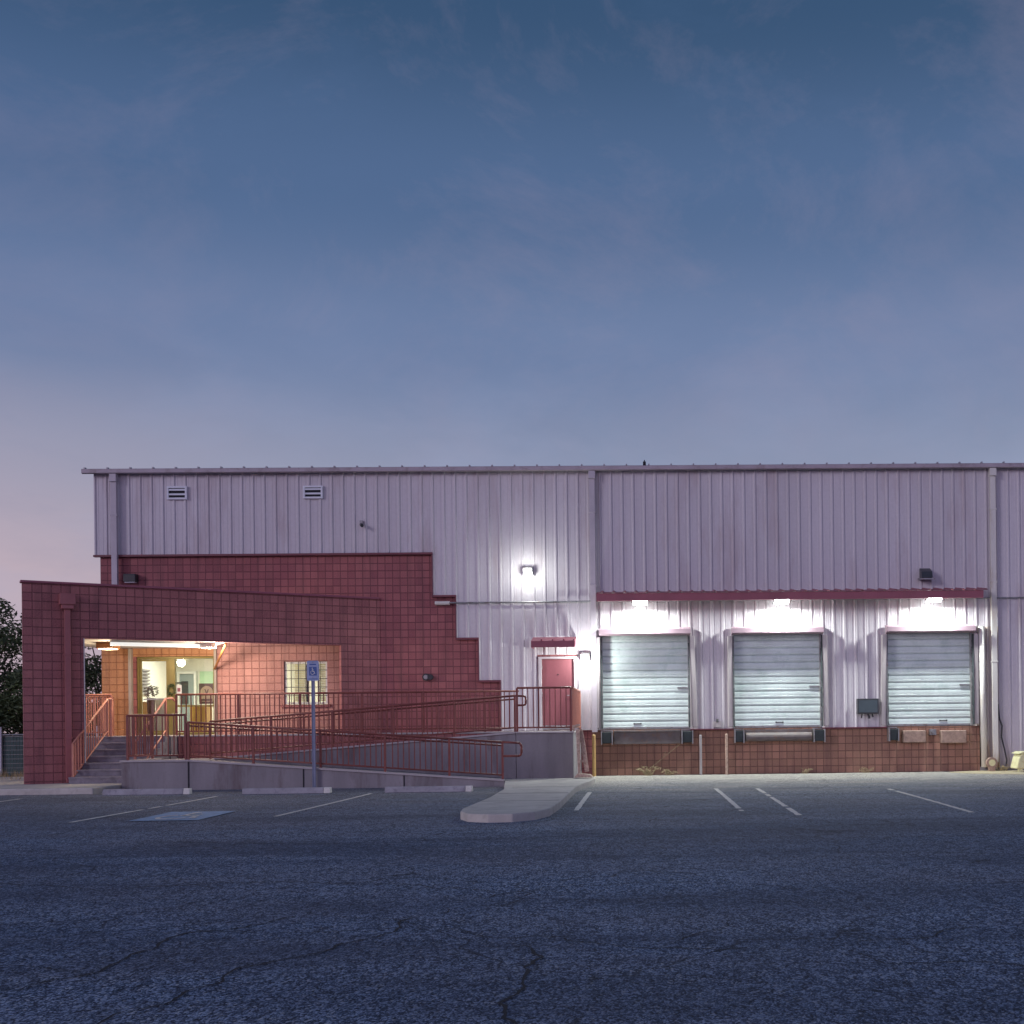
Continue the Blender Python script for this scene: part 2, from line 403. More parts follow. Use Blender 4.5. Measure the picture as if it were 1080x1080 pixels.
# ------------------------------------------------------------------ wheel stops
def wheel_stop():
    t = thing('parking_block', 'long concrete parking block, leftmost, in front of the ramp landing', 'parking block', (0,0,0), 0, 'concrete parking blocks in front of the ramp')
    pr = [(-.09,0),(.09,0),(.055,.125),(-.055,.125)]
    MB().prism(pr, lambda p, k: (-.93+k*1.72, p[0], p[1])).build('block_body', M['stop'], t, bevel=.012)
    MB().prism(pr, lambda p, k: (.793+k*.14, p[0]*1.01, p[1]*1.01)).build('painted_end', M['white_paint'], t, bevel=.012)
    return t
ws = wheel_stop()
for i, (x, y, l) in enumerate([(-10.72,25.95,None),(-7.70,25.8,'middle one of the three concrete parking blocks, in front of the blue sign post'),(-4.68,25.8,'rightmost concrete parking block, beside the curved walkway island')]):
    o = ws if i == 0 else copy_tree(ws)
    o.location = (x, y, lot_z(x, y)); o.rotation_euler.z = R((-.8,.5,-.3)[i])
    if l: o['label'] = l
ws['label'] = 'leftmost concrete parking block, in front of the ramp landing beside the sidewalk end'

# ------------------------------------------------------------------ warehouse
WH = thing('warehouse', 'long lilac ribbed metal warehouse with stepped red block base and three loading docks', 'warehouse', (0, 33, 0))
Y0 = 33.0
PITCH = .3048
def ribs(mb, x0, x1, z0, z1, y=32.95, up='z'):
    """ribbed wall panel: tall ribs every foot, two small stiffeners between"""
    def prof(a, b):
        pts = []
        k0 = math.floor(a/PITCH)-1; k1 = math.ceil(b/PITCH)+1
        for k in range(k0, k1+1):
            c = k*PITCH
            for dx, h in ((-.042,0),(-.018,.030),(.018,.030),(.042,0),(.085,0),(.093,.006),(.101,0),(.204,0),(.212,.006),(.220,0)):
                pts.append((c+dx, h))
        out = [(a, None)] + [p for p in pts if a+1e-4 < p[0] < b-1e-4] + [(b, None)]
        def hh(x):
            for (xa, ha), (xb, hb) in zip(pts[:-1], pts[1:]):
                if xa <= x <= xb: return ha+(hb-ha)*(x-xa)/(xb-xa)
            return 0
        return [(x, hh(x) if h is None else h) for x, h in out]
    P = prof(x0, x1); n = len(P)
    vs = [(x, y-h, z0) for x, h in P] + [(x, y-h, z1) for x, h in P]
    mb.add(vs, [(i, i+1, n+i+1, n+i) for i in range(n-1)])
def panel_wall(mb, x0, x1, z0, z1, y0, y1, ops):
    xs = sorted({x0, x1, *[v for o in ops for v in o[:2]]}); zs = sorted({z0, z1, *[v for o in ops for v in o[2:]]})
    inside = lambda x, z: any(a < x < b and c < z < d for a, b, c, d in ops)
    for i in range(len(xs)-1):
        for j in range(len(zs)-1):
            if inside((xs[i]+xs[i+1])/2, (zs[j]+zs[j+1])/2): continue
            mb.quad((xs[i],y0,zs[j]),(xs[i+1],y0,zs[j]),(xs[i+1],y0,zs[j+1]),(xs[i],y0,zs[j+1]))
            mb.quad((xs[i],y1,zs[j]),(xs[i+1],y1,zs[j]),(xs[i+1],y1,zs[j+1]),(xs[i],y1,zs[j+1]))
    for a, b, c, d in ops:
        mb.quad((a,y0,c),(a,y1,c),(a,y1,d),(a,y0,d)); mb.quad((b,y0,c),(b,y1,c),(b,y1,d),(b,y0,d))
        mb.quad((a,y0,d),(b,y0,d),(b,y1,d),(a,y1,d)); mb.quad((a,y0,c),(b,y0,c),(b,y1,c),(a,y1,c))
    mb.quad((x0,y0,z0),(x0,y1,z0),(x0,y1,z1),(x0,y0,z1)); mb.quad((x1,y0,z0),(x1,y1,z0),(x1,y1,z1),(x1,y0,z1))
    mb.quad((x0,y0,z1),(x1,y0,z1),(x1,y1,z1),(x0,y1,z1))

SF = (-13.90, -11.77, 1.25, 3.40)       # storefront opening
WN = (-9.90, -8.72, 2.05, 3.23)         # window opening
XR = 24.0
sd = MB()
ribs(sd, -14.95, -5.80, 6.17, 8.38)
for a, b, z in ((-5.80,-5.17,5.0),(-5.17,-4.565,3.83),(-4.565,-3.975,2.66)): ribs(sd, a, b, z, 8.38)
ribs(sd, -3.975, -2.98, 1.26, 8.38); ribs(sd, -2.98, -1.87, 3.34, 8.38); ribs(sd, -1.87, -1.24, 1.26, 8.38)
DOORS = [(-1.24, 1.20), (2.38, 4.84), (6.63, 9.02)]
ribs(sd, -1.24, 1.20, 3.86, 8.38); ribs(sd, 1.20, 2.38, 1.26, 8.38); ribs(sd, 2.38, 4.84, 3.86, 8.38)
ribs(sd, 4.84, 6.63, 1.26, 8.38); ribs(sd, 6.63, 9.02, 3.86, 8.38); ribs(sd, 9.02, 9.30, 4.0, 8.38)
ribs(sd, 9.30, 9.75, 4.0, 8.38); ribs(sd, 9.75, XR, .10, 8.38)
rs = MB(); ribs(rs, 9.02, 9.30, 1.26, 4.0); ribs(rs, 9.30, 9.75, .10, 4.0); rs.build('stained_siding', M['siding_rust'], WH)
sd.build('metal_siding', M['siding'], WH)
# side and rear walls, roof
bw = MB()
bw.quad((-14.95,32.95,6.17),(-14.95,63,6.17),(-14.95,63,8.38),(-14.95,32.95,8.38))
bw.quad((XR,32.95,0),(XR,63,0),(XR,63,8.38),(XR,32.95,8.38)); bw.quad((-14.95,63,0),(XR,63,0),(XR,63,8.38),(-14.95,63,8.38))
bw.build('end_wall', M['siding'], WH)
bl = MB()
panel_wall(bl, -14.83, -1.50, 0, 6.30, Y0, Y0+.22, [SF, WN, (-2.92,-1.93,1.25,3.28)])
bl.quad((-14.83,33.22,0),(-14.83,63,0),(-14.83,63,6.30),(-14.83,33.22,6.30))
bl.build('red_block_wall', M['block'], WH)
# block around the entrance, warm porch lamp glow put into its orange colour
ob = MB(); ob.quad((-14.826,Y0-.006,1.25),(-14.06,Y0-.006,1.25),(-14.06,Y0-.006,3.62),(-14.826,Y0-.006,3.62))
ob.quad((-13.97,Y0-.006,3.40),(-11.77,Y0-.006,3.40),(-11.77,Y0-.006,3.62),(-13.97,Y0-.006,3.62))
ob.build('warmlit_block_panel', M['block_warmlit'], WH)
M['block_lamplit'] = cmu('lamplit_block', (.44, .215, .185), (.52, .27, .23), (.20, .075, .06))  # paler copy of the red block, porch lamp light put into its colour
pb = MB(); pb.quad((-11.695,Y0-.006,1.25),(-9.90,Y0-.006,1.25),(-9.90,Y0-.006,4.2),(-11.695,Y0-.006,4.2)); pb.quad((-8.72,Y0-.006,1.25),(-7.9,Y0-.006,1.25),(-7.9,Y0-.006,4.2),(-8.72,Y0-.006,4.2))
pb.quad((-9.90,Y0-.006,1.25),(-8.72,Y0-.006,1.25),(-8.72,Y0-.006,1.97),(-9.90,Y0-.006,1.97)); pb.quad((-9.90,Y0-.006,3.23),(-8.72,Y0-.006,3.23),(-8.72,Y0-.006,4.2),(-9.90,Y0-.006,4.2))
pb.build('lamplit_block_panel', M['block_lamplit'], WH)
db = MB(); panel_wall(db, -1.50, 9.22, 0, 1.26, Y0, Y0+.3, []); db.build('dock_block_base', M['block_dock'], WH)
MB().box(9.22, XR, Y0-.02, Y0+.2, 0, .12).build('foundation', M['concrete'], WH)
# trims
tr = []
for a, b, z in ((-14.97,-5.80,6.17),(-5.80,-5.17,5.0),(-5.17,-4.565,3.83),(-4.565,-3.975,2.66)):
    tr.append((a, b, 32.88, 32.998, z-.055, z-.001))
for x, z0, z1 in ((-5.80,5.0,6.17),(-5.17,3.83,5.0),(-4.565,2.66,3.83),(-3.975,1.26,2.66)):
    tr.append((x-.035, x-.001, 32.90, 32.998, z0-.056, z1-.057))
for a, b in ((1.21,2.37),(4.85,6.62)): tr.append((a, b, 32.90, 32.998, 1.225, 1.259))
boxes('base_trim', M['trim_red'], WH, tr)
rf = MB()
rf.quad((-15.2,32.72,8.47),(XR+.2,32.72,8.47),(XR+.2,48,9.6),(-15.2,48,9.6)); rf.quad((-15.2,48,9.6),(XR+.2,48,9.6),(XR+.2,63.3,8.47),(-15.2,63.3,8.47))
x = -15.1
while x < XR+.1:
    rf.box(x-.02, x+.02, 32.70, 32.80, 8.472, 8.51); x += .6096
rfo = rf.build('roof', M['roof'], WH)
gt = MB()
gp = [(32.70,8.36),(32.70,8.46),(32.74,8.475),(32.94,8.475),(32.94,8.44),(32.76,8.34)]
gt.prism(gp, lambda p, k: ((-15.18, XR+.2)[k], p[0], p[1]))
gt.build('eave_gutter', M['eave'], WH)
mv = MB().box(-.02,.06,32.74,32.86,8.50,8.58).tube((.02,32.8,8.58),(.02,32.8,8.63),.015); mv.build('roof_vent_stub', M['dark'], WH)
# downspouts
def downspout(x, z0, mat, yy=32.82, kick=True, z1=8.34):
    mb = MB(); mb.box(x-.075, x+.075, yy-.05, yy+.05, z0, z1-.20)
    mb.box(x-.09, x+.09, yy-.10, yy+.06, z1-.21, z1)
    for z in (3.0, 5.2, 7.2):
        if z > z0: mb.box(x-.095, x+.095, yy-.058, yy+.06, z, z+.04)
    return mb.build('downspout', mat, WH, bevel=.006)
downspout(-14.36, 4.7, M['pipe_grey']); downspout(-1.42, 1.2, M['pipe_grey']); downspout(9.60, .25, M['pipe_white'])
# pipe at right corner of the dock
MB().tube((9.29,32.83,.12),(9.25,32.83,4.0),.085,12).build('corner_pipe', M['pipe_white'], WH, smooth=True)
# vents
def vent(x0, x1, z0, z1):
    v = MB(); w = .05
    v.box(x0,x1,32.87,32.95,z1-w,z1).box(x0,x1,32.87,32.95,z0,z0+w).box(x0,x0+w,32.87,32.95,z0+w,z1-w).box(x1-w,x1,32.87,32.95,z0+w,z1-w)
    f = v.build('wall_vent', M['louver'], WH, bevel=.004)
    MB().box(x0+w,x1-w,32.90,32.945,z0+w,z1-w).build('vent_cavity', M['dark'], f)
    l = MB()
    for k in range(2):
        z = z0+w+(z1-z0-2*w)*(k+.62)/2.1
        l.prism([(32.878,z-.012),(32.878,z+.012),(32.899,z+.042),(32.899,z+.018)], lambda p, k: ((x0+w, x1-w)[k], p[0], p[1]))
    l.build('vent_louver', M['louver'], f)
vent(-12.97,-12.43,7.66,8.02); vent(-9.29,-8.76,7.66,8.01)

# dock canopy
cn = MB()
xk = -1.31
P = []
while xk < 9.14-.01:
    P += [(xk,0),(xk+.10,0),(xk+.125,.035),(xk+.165,.035),(xk+.19,0)]; xk += .3048
P.append((9.14,0)); n = len(P)
cn.add([(x,32.14,4.935+h) for x,h in P]+[(x,32.94,5.05+h) for x,h in P]+[(x,32.14,4.925+h) for x,h in P]+[(x,32.94,5.04+h) for x,h in P],
       [(i,i+1,n+i+1,n+i) for i in range(n-1)]+[(2*n+i,2*n+i+1,3*n+i+1,3*n+i) for i in range(n-1)]+[(i,i+1,2*n+i+1,2*n+i) for i in range(n-1)])
cano = cn.build('dock_canopy', M['canopy_red'], WH)
fc = MB().box(-1.31,9.14,32.18,32.21,4.72,4.922).box(-1.31,9.14,32.211,32.25,4.72,4.735)
fc.prism([(32.21,4.72),(32.21,4.922),(32.90,5.02),(32.90,4.80)], lambda p,k: (-1.31+k*.02, p[0], p[1]))
fc.prism([(32.21,4.72),(32.21,4.922),(32.90,5.02),(32.90,4.80)], lambda p,k: (9.12+k*.02, p[0], p[1]))
fc.build('canopy_fascia', M['canopy_red'], cano)
boxes('canopy_bracket', M['canopy_red'], cano, [(-.92+1.6*i,-.88+1.6*i,32.25,32.90,4.80,4.84) for i in range(7)])

# overhead dock doors
def slats(mb, x0, x1, z0, z1, y):
    p = .2015; ns = int((z1-z0)/p+.5); p = (z1-z0)/ns
    pr = []
    for k in range(ns):
        z = z0+k*p
        for t, h in ((0,.0),(.035,-.014),(.085,-.012),(.12,.012),(.30,.020),(.46,.018),(.50,.012),(.55,.020),(.80,.017),(.97,.010)): pr.append((z+t*p, y-h))
    pr.append((z1, y)); n = len(pr)
    mb.add([(x0,b,a) for a,b in pr]+[(x1,b,a) for a,b in pr], [(i,i+1,n+i+1,n+i) for i in range(n-1)])
for di, (x0, x1) in enumerate(DOORS):
    c = MB(); slats(c, x0+.04, x1-.04, 1.27, 3.86, 33.06)
    d = c.build('overhead_door', M['slat'], WH)
    MB().box(x0+.04,x1-.04,33.02,33.06,1.275,1.33).build('bottom_bar', M['steel'], d)
    MB().box(x0-.002,x0+.05,32.93,33.09,1.27,3.84).build('door_track', M['steel'], d)
    MB().box(x1-.05,x1+.002,32.93,33.09,1.27,3.84).build('door_track', M['steel'], d)
    MB().prism([(32.60,3.86),(32.60,4.0),(32.90,4.06),(32.90,3.83)], lambda p,k: ((x0-.03, x1+.03)[k], p[0], p[1])).build('header_pad', M['header'], d, bevel=.01)
    MB().tube((x0+.9+.3*di,33.03,1.42),(x0+1.08+.3*di,33.03,1.42),.012,8).box(x0+.88+.3*di,x0+.91+.3*di,33.02,33.05,1.40,1.44).box(x0+1.07+.3*di,x0+1.10+.3*di,33.02,33.05,1.40,1.44).build('lift_handle', M['black'], d)
    MB().box(x1-.34,x1-.06,33.005,33.03,2.38,2.42).build('lock_bar', M['steel'], d)
    # seals: fabric pads each side, pushed out of true by trucks
    r = random.Random(di)
    for s, xa in ((-1, x0), (1, x1)):
        e = r.uniform(.0,.05); w = .14
        if di == 0 and s < 0: w = .10
        a0, a1 = (xa, xa+s*w)
        sl = MB().prism([(0,0),(1,0),(1,1),(0,1)], lambda p,k: (a0+(a1-a0)*p[0]+(1-p[1])*s*e, 32.77+.13*k+.03*(1-p[1])*(1-k), 1.30+2.50*p[1]))
        sl.build('side_seal', M['seal'], d, bevel=.02)
        gp_ = MB(); n = 14
        for q in range(n):
            z = 1.30+2.5*q/n; w1 = .02+.035*r.random()*(1-q/n*.6)
            gp_.add([(xa-s*.003, 32.765, z), (xa-s*w1, 32.85, z), (xa-s*(.02+.03*r.random()), 32.85, z+2.5/n), (xa-s*.003, 32.765, z+2.5/n)], [(0,1,2,3)])
        gp_.build('torn_flap', M['rubber'], d)
# bumpers and levellers
def bumper(x0, x1, z0=.88, z1=1.22):
    b = MB()
    k = 4; h = (z1-z0)
    b.box(x0+.03, x1-.03, 32.72, 32.97, z0+.01, z1-.02)
    o = b.build('dock_bumper', M['rubber'], WH, bevel=.015)
    MB().box(x0, x0+.028, 32.70, 32.995, z0-.02, z1).box(x1-.028, x1, 32.70, 32.995, z0-.02, z1).box(x0,x1,32.97,32.995,z1+.001,z1+.03).build('bumper_bracket', M['steel'], o)
for a, b in ((-1.25,-.93),(.95,1.27),(2.40,2.67),(4.57,4.89),(6.64,6.92)): bumper(a, b)
MB().box(-.90,.93,32.90,32.998,.86,1.24).box(-.90,.93,32.86,32.899,1.19,1.245).build('dock_leveller', M['leveller'], WH, bevel=.01)
lv = MB().box(2.70,4.55,32.90,32.998,.90,1.22); lv.tube((2.72,32.84,1.02),(4.53,32.84,1.02),.12,16)
lv.build('dock_leveller', M['leveller'], WH, bevel=.005)
MB().box(7.05,7.67,32.76,32.998,.82,1.15).build('dock_timber_pad', M['wood'], WH, bevel=.02)
MB().box(8.10,8.79,32.76,32.998,.79,1.14).build('dock_timber_pad', M['wood'], WH, bevel=.02)
hk = MB().box(7.80,7.98,32.86,32.998,1.02,1.18).tube((7.89,32.80,1.12),(7.89,32.90,1.12),.05,10); hk.build('restraint_hook', M['steel'], WH)

# service door
dr = MB().box(-2.86,-1.98,33.02,33.06,1.26,3.22).build('service_door', M['door_red'], WH)
MB().box(-2.95,-2.865,32.90,33.10,1.26,3.285).box(-1.975,-1.88,32.90,33.10,1.26,3.285).box(-2.864,-1.976,32.90,33.10,3.225,3.285).build('door_frame', M['frame_light'], dr, bevel=.006)
MB().tube((-2.06,33.02,2.22),(-2.06,32.95,2.22),.028).tube((-2.06,32.955,2.22),(-2.18,32.955,2.22),.012).box(-2.10,-2.02,33.005,33.019,2.14,2.36).build('door_handle', M['steel'], dr)
MB().tube((-2.42,33.02,2.80),(-2.42,33.0,2.80),.018).build('peephole', M['black'], dr)
MB().box(-2.86,-1.98,33.0,33.018,1.28,1.40).build('kick_plate', M['steel'], dr)
for z in (1.5, 2.25, 3.0): MB().tube((-2.862,33.005,z-.06),(-2.862,33.005,z+.06),.014).build('hinge', M['steel'], dr)
sc_ = MB().prism([(32.25,3.50),(32.25,3.67),(32.90,3.82),(32.90,3.79),(32.28,3.63),(32.28,3.50)], lambda p,k: ((-3.08,-1.90)[k], p[0], p[1]))
for x in (-2.80,-2.50,-2.20,-1.93): sc_.box(x-.02,x+.02,32.25,32.40,3.672,3.715)
sc_.prism([(32.28,3.50),(32.28,3.63),(32.90,3.79),(32.90,3.50)], lambda p,k: (-3.08+k*.02, p[0], p[1]))
sc_.prism([(32.28,3.50),(32.28,3.63),(32.90,3.79),(32.90,3.50)], lambda p,k: (-1.92+k*.02, p[0], p[1]))
sc_.build('door_awning', M['canopy_red'], WH)

# storefront
def frame(mb, x0, x1, z0, z1, w, y0, y1):
    mb.box(x0,x1,y0,y1,z1-w,z1).box(x0,x1,y0,y1,z0,z0+w).box(x0,x0+w,y0,y1,z0+w,z1-w).box(x1-w,x1,y0,y1,z0+w,z1-w)
f = MB(); frame(f, -13.89,-11.775,1.26,3.395,.06,33.04,33.13); f.box(-13.05,-12.87,33.04,33.13,1.32,3.334)
sfo = f.build('entrance_storefront', M['alu'], WH, bevel=.004)
g = MB(); frame(g, -13.825,-13.055,1.325,3.33,.055,33.055,33.10); ed = g.build('glass_door', M['alu'], sfo, bevel=.004)
MB().box(-13.769,-13.111,33.075,33.082,1.381,3.274).build('pane', M['glass'], sfo)
MB().box(-12.869,-11.836,33.075,33.082,1.321,3.334).build('pane', M['glass'], sfo)
MB().box(-12.869,-11.836,33.05,33.12,2.02,2.07).build('mid_rail', M['alu'], sfo)
MB().box(-13.72,-13.16,33.03,33.054,2.22,2.26).build('push_bar', M['steel'], sfo)
boxes('entrance_post', M['grey_post'], WH, [(-14.055,-13.975,32.86,32.99,1.25,3.62),(-11.765,-11.70,32.90,32.99,1.25,3.62)], bevel=.005)
# window with bars
f = MB(); frame(f, -9.89,-8.73,2.06,3.22,.05,33.05,33.12)
wo = f.build('barred_window', M['white'], WH, bevel=.004)
MB().box(-9.84,-8.78,33.085,33.09,2.11,3.17).build('pane', M['glass'], wo)
b = MB()
for i in range(1, 6): b.box(-9.90+i*.197-.008,-9.90+i*.197+.008,33.0,33.016,2.06,3.22)
for i in range(1, 5): b.box(-9.89,-8.73,33.017,33.03,2.06+i*.232-.008,2.06+i*.232+.008)
b.build('window_bars', M['black'], wo)
MB().box(-9.98,-8.64,32.93,33.05,1.98,2.045).build('window_sill', M['block_porch'], wo)
for a, bb in ((-9.66,-9.38),(-8.98,-8.80)):
    bd = MB()
    for k in range(22): bd.box(a, bb, 33.2+.0, 33.21, 2.14+k*.047, 2.175+k*.047)
    bd.build('window_blind', M['blind'], wo)
boxes('blind_edge', M['dark_box'], wo, [(-9.35,-9.28,33.2,33.22,2.12,3.16),(-9.04,-8.99,33.2,33.22,2.12,3.16)])

# interior behind the glass
iw = MB()
iw.quad((-14.6,37.6,1.24),(-8.0,37.6,1.24),(-8.0,37.6,3.9),(-14.6,37.6,3.9)); iw.quad((-14.6,33.23,1.24),(-14.6,37.6,1.24),(-14.6,37.6,3.9),(-14.6,33.23,3.9))
iw.quad((-8.0,33.23,1.24),(-8.0,37.6,1.24),(-8.0,37.6,3.9),(-8.0,33.23,3.9)); iw.quad((-14.6,33.23,3.9),(-8.0,33.23,3.9),(-8.0,37.6,3.9),(-14.6,37.6,3.9))
iw.box(-10.95,-10.85,33.23,37.6,1.24,3.9)
iw.build('interior_wall', M['room_wall'], WH)
MB().quad((-14.6,33.0,1.24),(-8.0,33.0,1.24),(-8.0,37.6,1.24),(-14.6,37.6,1.24)).build('interior_floor', M['room_floor'], WH)
def room_thing(name, label, cat, mb, mat, **k):
    return tag(mb.build(name, mat, **k), label, cat)
m = MB(); frame(m, -14.52,-13.93,1.26,3.20,.07,37.42,37.58)
t = thing('inner_doorway', 'white framed inner door with green pane seen through the entrance glass', 'door', (-14.2,37.5,1.25))
m.build('door_frame', M['white'], t)
MB().box(-14.45,-14.0,37.50,37.54,1.33,3.13).build('door_leaf', worn('inner_door', (.30,.36,.36), .5, .05, 3), t)
MB().box(-14.40,-14.20,37.47,37.499,2.2,2.9).build('door_louver', M['dark_box'], t)
tag(MB().box(-13.84,-13.42,37.5,37.58,2.25,3.20).build('notice_board', M['green_pane']), 'pale green framed notice board on the back wall of the entrance hall', 'notice board')
m = MB()
for k in range(8): m.prism([(-14.595,0),(-14.50,.03),(-14.50,.075),(-14.595,.045)], lambda p,kk: (p[0], 34.2+1.2*kk, 2.42+k*.095+p[1]))
tag(m.build('wall_rack', M['steel']), 'grey slatted rack on the left wall behind the glass door', 'rack')
tag(MB().box(-14.42,-14.08,34.2,34.6,1.25,2.18).box(-14.44,-14.06,34.18,34.62,2.181,2.20).build('yellow_cabinet', M['cupboard'], bevel=.01), 'small yellow cabinet behind the glass entrance door', 'cabinet')
tag(MB().box(-12.95,-12.5,34.3,34.8,1.25,2.05).box(-12.97,-12.48,34.28,34.82,2.051,2.08).build('orange_cabinet', M['cupboard'], bevel=.01), 'low orange cabinet behind the fixed glass beside the entrance door', 'cabinet')
m = MB().box(-13.95,-13.62,34.4,34.7,1.85,2.28).box(-13.90,-13.67,34.38,34.399,1.95,2.20).box(-13.84,-13.74,34.36,34.379,2.0,2.12).box(-13.98,-13.6,34.35,34.75,1.25,1.849)
tag(m.build('water_dispenser', worn('dispenser_grey', (.50,.52,.46), .4, .1, 8), bevel=.02), 'grey office machine on a low stand behind the glass door', 'office machine')
def leaves(mb, c, rx, ry, rz, n, s, rnd, shell=.0):
    for _ in range(n):
        while True:
            v = Vector((rnd.uniform(-1,1), rnd.uniform(-1,1), rnd.uniform(-1,1)))
            if shell <= v.length <= 1: break
        p = Vector((c[0]+v.x*rx, c[1]+v.y*ry, c[2]+v.z*rz))
        a = Vector((rnd.uniform(-1,1), rnd.uniform(-1,1), rnd.uniform(-.6,.6))).normalized()*s*rnd.uniform(.6,1.3)
        b = a.cross(Vector((rnd.uniform(-1,1), rnd.uniform(-1,1), rnd.uniform(-1,1)))).normalized()*s*rnd.uniform(.3,.6)
        mb.add([p-a, p+b*.8, p+a, p-b*.8], [(0,1,2,3)])
rp = random.Random(3)
t = thing('potted_plant', 'small leafy potted plant behind the glass door', 'potted plant', (-13.6,34.6,1.25))
m = MB(); leaves(m, (-13.95,34.1,2.48), .2,.2,.2, 130,.06, rp); m.build('foliage', M['leaf_pot'], t)
MB().tube((-13.95,34.1,1.25),(-13.95,34.1,2.3),.07,12,.12).build('pot', M['brown'], t)
wr = MB()
for i in range(150):
    a = rp.uniform(0, 6.283); rr = rp.uniform(.06,.13)
    leaves(wr, (-12.96+rr*math.cos(a), 33.015, 2.48+rr*1.3*math.sin(a)), .02,.012,.02, 1,.03, rp)
tag(wr.build('door_wreath', M['leaf_pot']), 'small green wreath hanging on the post beside the glass entrance door', 'wreath')
# arched badge panel inside the fixed glass
t = thing('arched_badge_panel', 'brown square panel with a tan arch and letter V behind the entrance glass', 'sign', (-12.03,33.16,2.1))
MB().box(-12.26,-11.84,33.15,33.17,2.10,2.66).build('board', M['brown'], t)
ar = [(-12.05+.17*math.cos(R(a)), 2.42+.17*math.sin(R(a))) for a in range(0,181,15)]+[(-12.22,2.16),(-11.88,2.16)]
MB().prism(ar, lambda p,k: (p[0], 33.144+.005*k, p[1])).build('arch', M['tan'], t)
MB().prism([(-12.11,2.50),(-12.08,2.50),(-12.05,2.42),(-12.02,2.50),(-11.99,2.50),(-12.035,2.36),(-12.065,2.36)], lambda p,k:(p[0],33.138+.004*k,p[1])).build('letter', M['brown'], t)
MB().box(-12.20,-11.90,33.138,33.142,2.18,2.24).build('arch_band', M['brown'], t)
t = thing('door_notice', 'small white notice with a red and dark centre on the glass beside the entrance door', 'notice', (-12.75,33.06,2.3))
MB().box(-12.84,-12.70,33.062,33.070,2.38,2.62).build('paper', M['white'], t); MB().box(-12.81,-12.73,33.056,33.060,2.44,2.54).build('emblem', M['canopy_red'], t)
tag(MB().box(-12.86,-12.62,33.14,33.2,2.66,2.70).build('sign_bar', M['black']), 'short black bar on the glass above the small white notice', 'bar')
# interior ceiling lights
for i, (x, lab) in enumerate(((-12.9,'long fluorescent ceiling light in the entrance hall'),(-9.4,'long fluorescent ceiling light in the office behind the barred window'))):
    t = thing('ceiling_light', lab, 'ceiling light', (x,35.2,3.88))
    MB().box(x-.6,x+.6,35.05,35.35,3.84,3.88).build('housing', M['white'], t)
    MB().box(x-.56,x+.56,35.08,35.32,3.825,3.839).build('diffuser', M['tube'], t)
    L = bpy.data.lights.new('interior_light', 'AREA'); L.shape = 'RECTANGLE'; L.size = 1.1; L.size_y = .3; L.energy = (140, 120)[i]; L.color = (1,.97,.88)
    lo = bpy.data.objects.new('interior_light', L); col.objects.link(lo); lo.parent = t; lo.location = (0,0,-.075)

# ------------------------------------------------------------------ porch screen wall (its own axis)
AX = math.atan2(4.5, 7.39)
SW = thing('screen_wall', 'red block porch wall with a wide opening, running at an angle from the warehouse', 'wall', (-14.63, 28.5, 0), AX)
m = MB(); panel_wall(m, 0, 8.62, 0, 4.90, 0, .20, [(1.31, 7.54, -.0, 3.62)])
m.build('block_wall', M['block_wing'] if 'block_wing' in M else M['block_porch'], SW, local=True)
MB().box(-.04,8.60,-.04,.24,4.902,4.955).build('wall_coping', M['canopy_red'], SW, local=True, bevel=.008)
MB().box(1.285,1.309,-.012,.212,.16,3.62).build('opening_jamb_trim', M['soffit'], SW, local=True)
hd = MB().box(.76,1.10,-.27,-.002,4.40,4.66).box(.80,1.06,-.24,-.03,4.30,4.40)
hd.build('conductor_head', M['pipe_red'], SW, local=True, bevel=.01)
dp = MB().box(.865,.995,-.16,-.03,.30,4.30).box(.85,1.01,-.17,-.002,1.2,1.25).box(.85,1.01,-.17,-.002,3.2,3.25)
dp.prism([(-.16,.30),(-.03,.30),(-.16,.17),(-.30,.17),(-.30,.24)], lambda p,k: (.865+.13*k, p[0], p[1]))
dp.build('downspout', M['pipe_red'], SW, local=True, bevel=.006)

# porch roof between screen wall and building
ca, sa = math.cos(AX), math.sin(AX)
def loc2w(lx, ly): return (-14.63+ca*lx-sa*ly, 28.5+sa*lx+ca*ly)
A = loc2w(.02,.205); B = loc2w(4.60,.205)
pf = [A, B, (-11.80,32.99), (-14.83,32.99), (-15.0,31.0)]
PR = thing('porch_roof', 'white underside of the porch roof above the entrance, behind the screen wall', 'porch roof', (-13,31.5,3.63))
MB().prism(pf, lambda p,k: (p[0],p[1],(3.63,3.645)[k])).build('soffit', M['soffit'], PR)
MB().prism(pf, lambda p,k: (p[0],p[1],(3.646,3.86)[k])).build('roof_deck', M['eave'], PR)
bx = MB().tube((B[0],B[1]+.05,3.60),(-11.72,32.85,3.05),.03,8); bx.build('brace', M['wood_beam'], PR)
# porch fixtures
def world_light(name, typ, loc, e, c, size=.2, size_y=None, rot=(0,0,0), parent=None, spot=None):
    L = bpy.data.lights.new(name, typ); L.energy = e; L.color = c
    if typ == 'AREA':
        L.shape = 'RECTANGLE' if size_y else 'SQUARE'; L.size = size
        if size_y: L.size_y = size_y
    else: L.shadow_soft_size = size
    if spot: L.spot_size = spot; L.spot_blend = .6
    o = bpy.data.objects.new(name, L); col.objects.link(o)
    o.rotation_euler = rot
    if parent is not None: o.parent = parent; o.location = Vector(loc)-org(parent)
    else: o.location = loc
    return o
t = thing('porch_ceiling_lamp', 'square bronze ceiling lamp at the left end of the porch roof', 'lamp', (-13.6,30.6,3.62))
MB().box(-13.85,-13.40,30.5,30.9,3.47,3.628).build('housing', M['wood_beam'], t, bevel=.02)
MB().box(-13.80,-13.45,30.55,30.85,3.455,3.469).build('lens', M['lens_warm'], t)
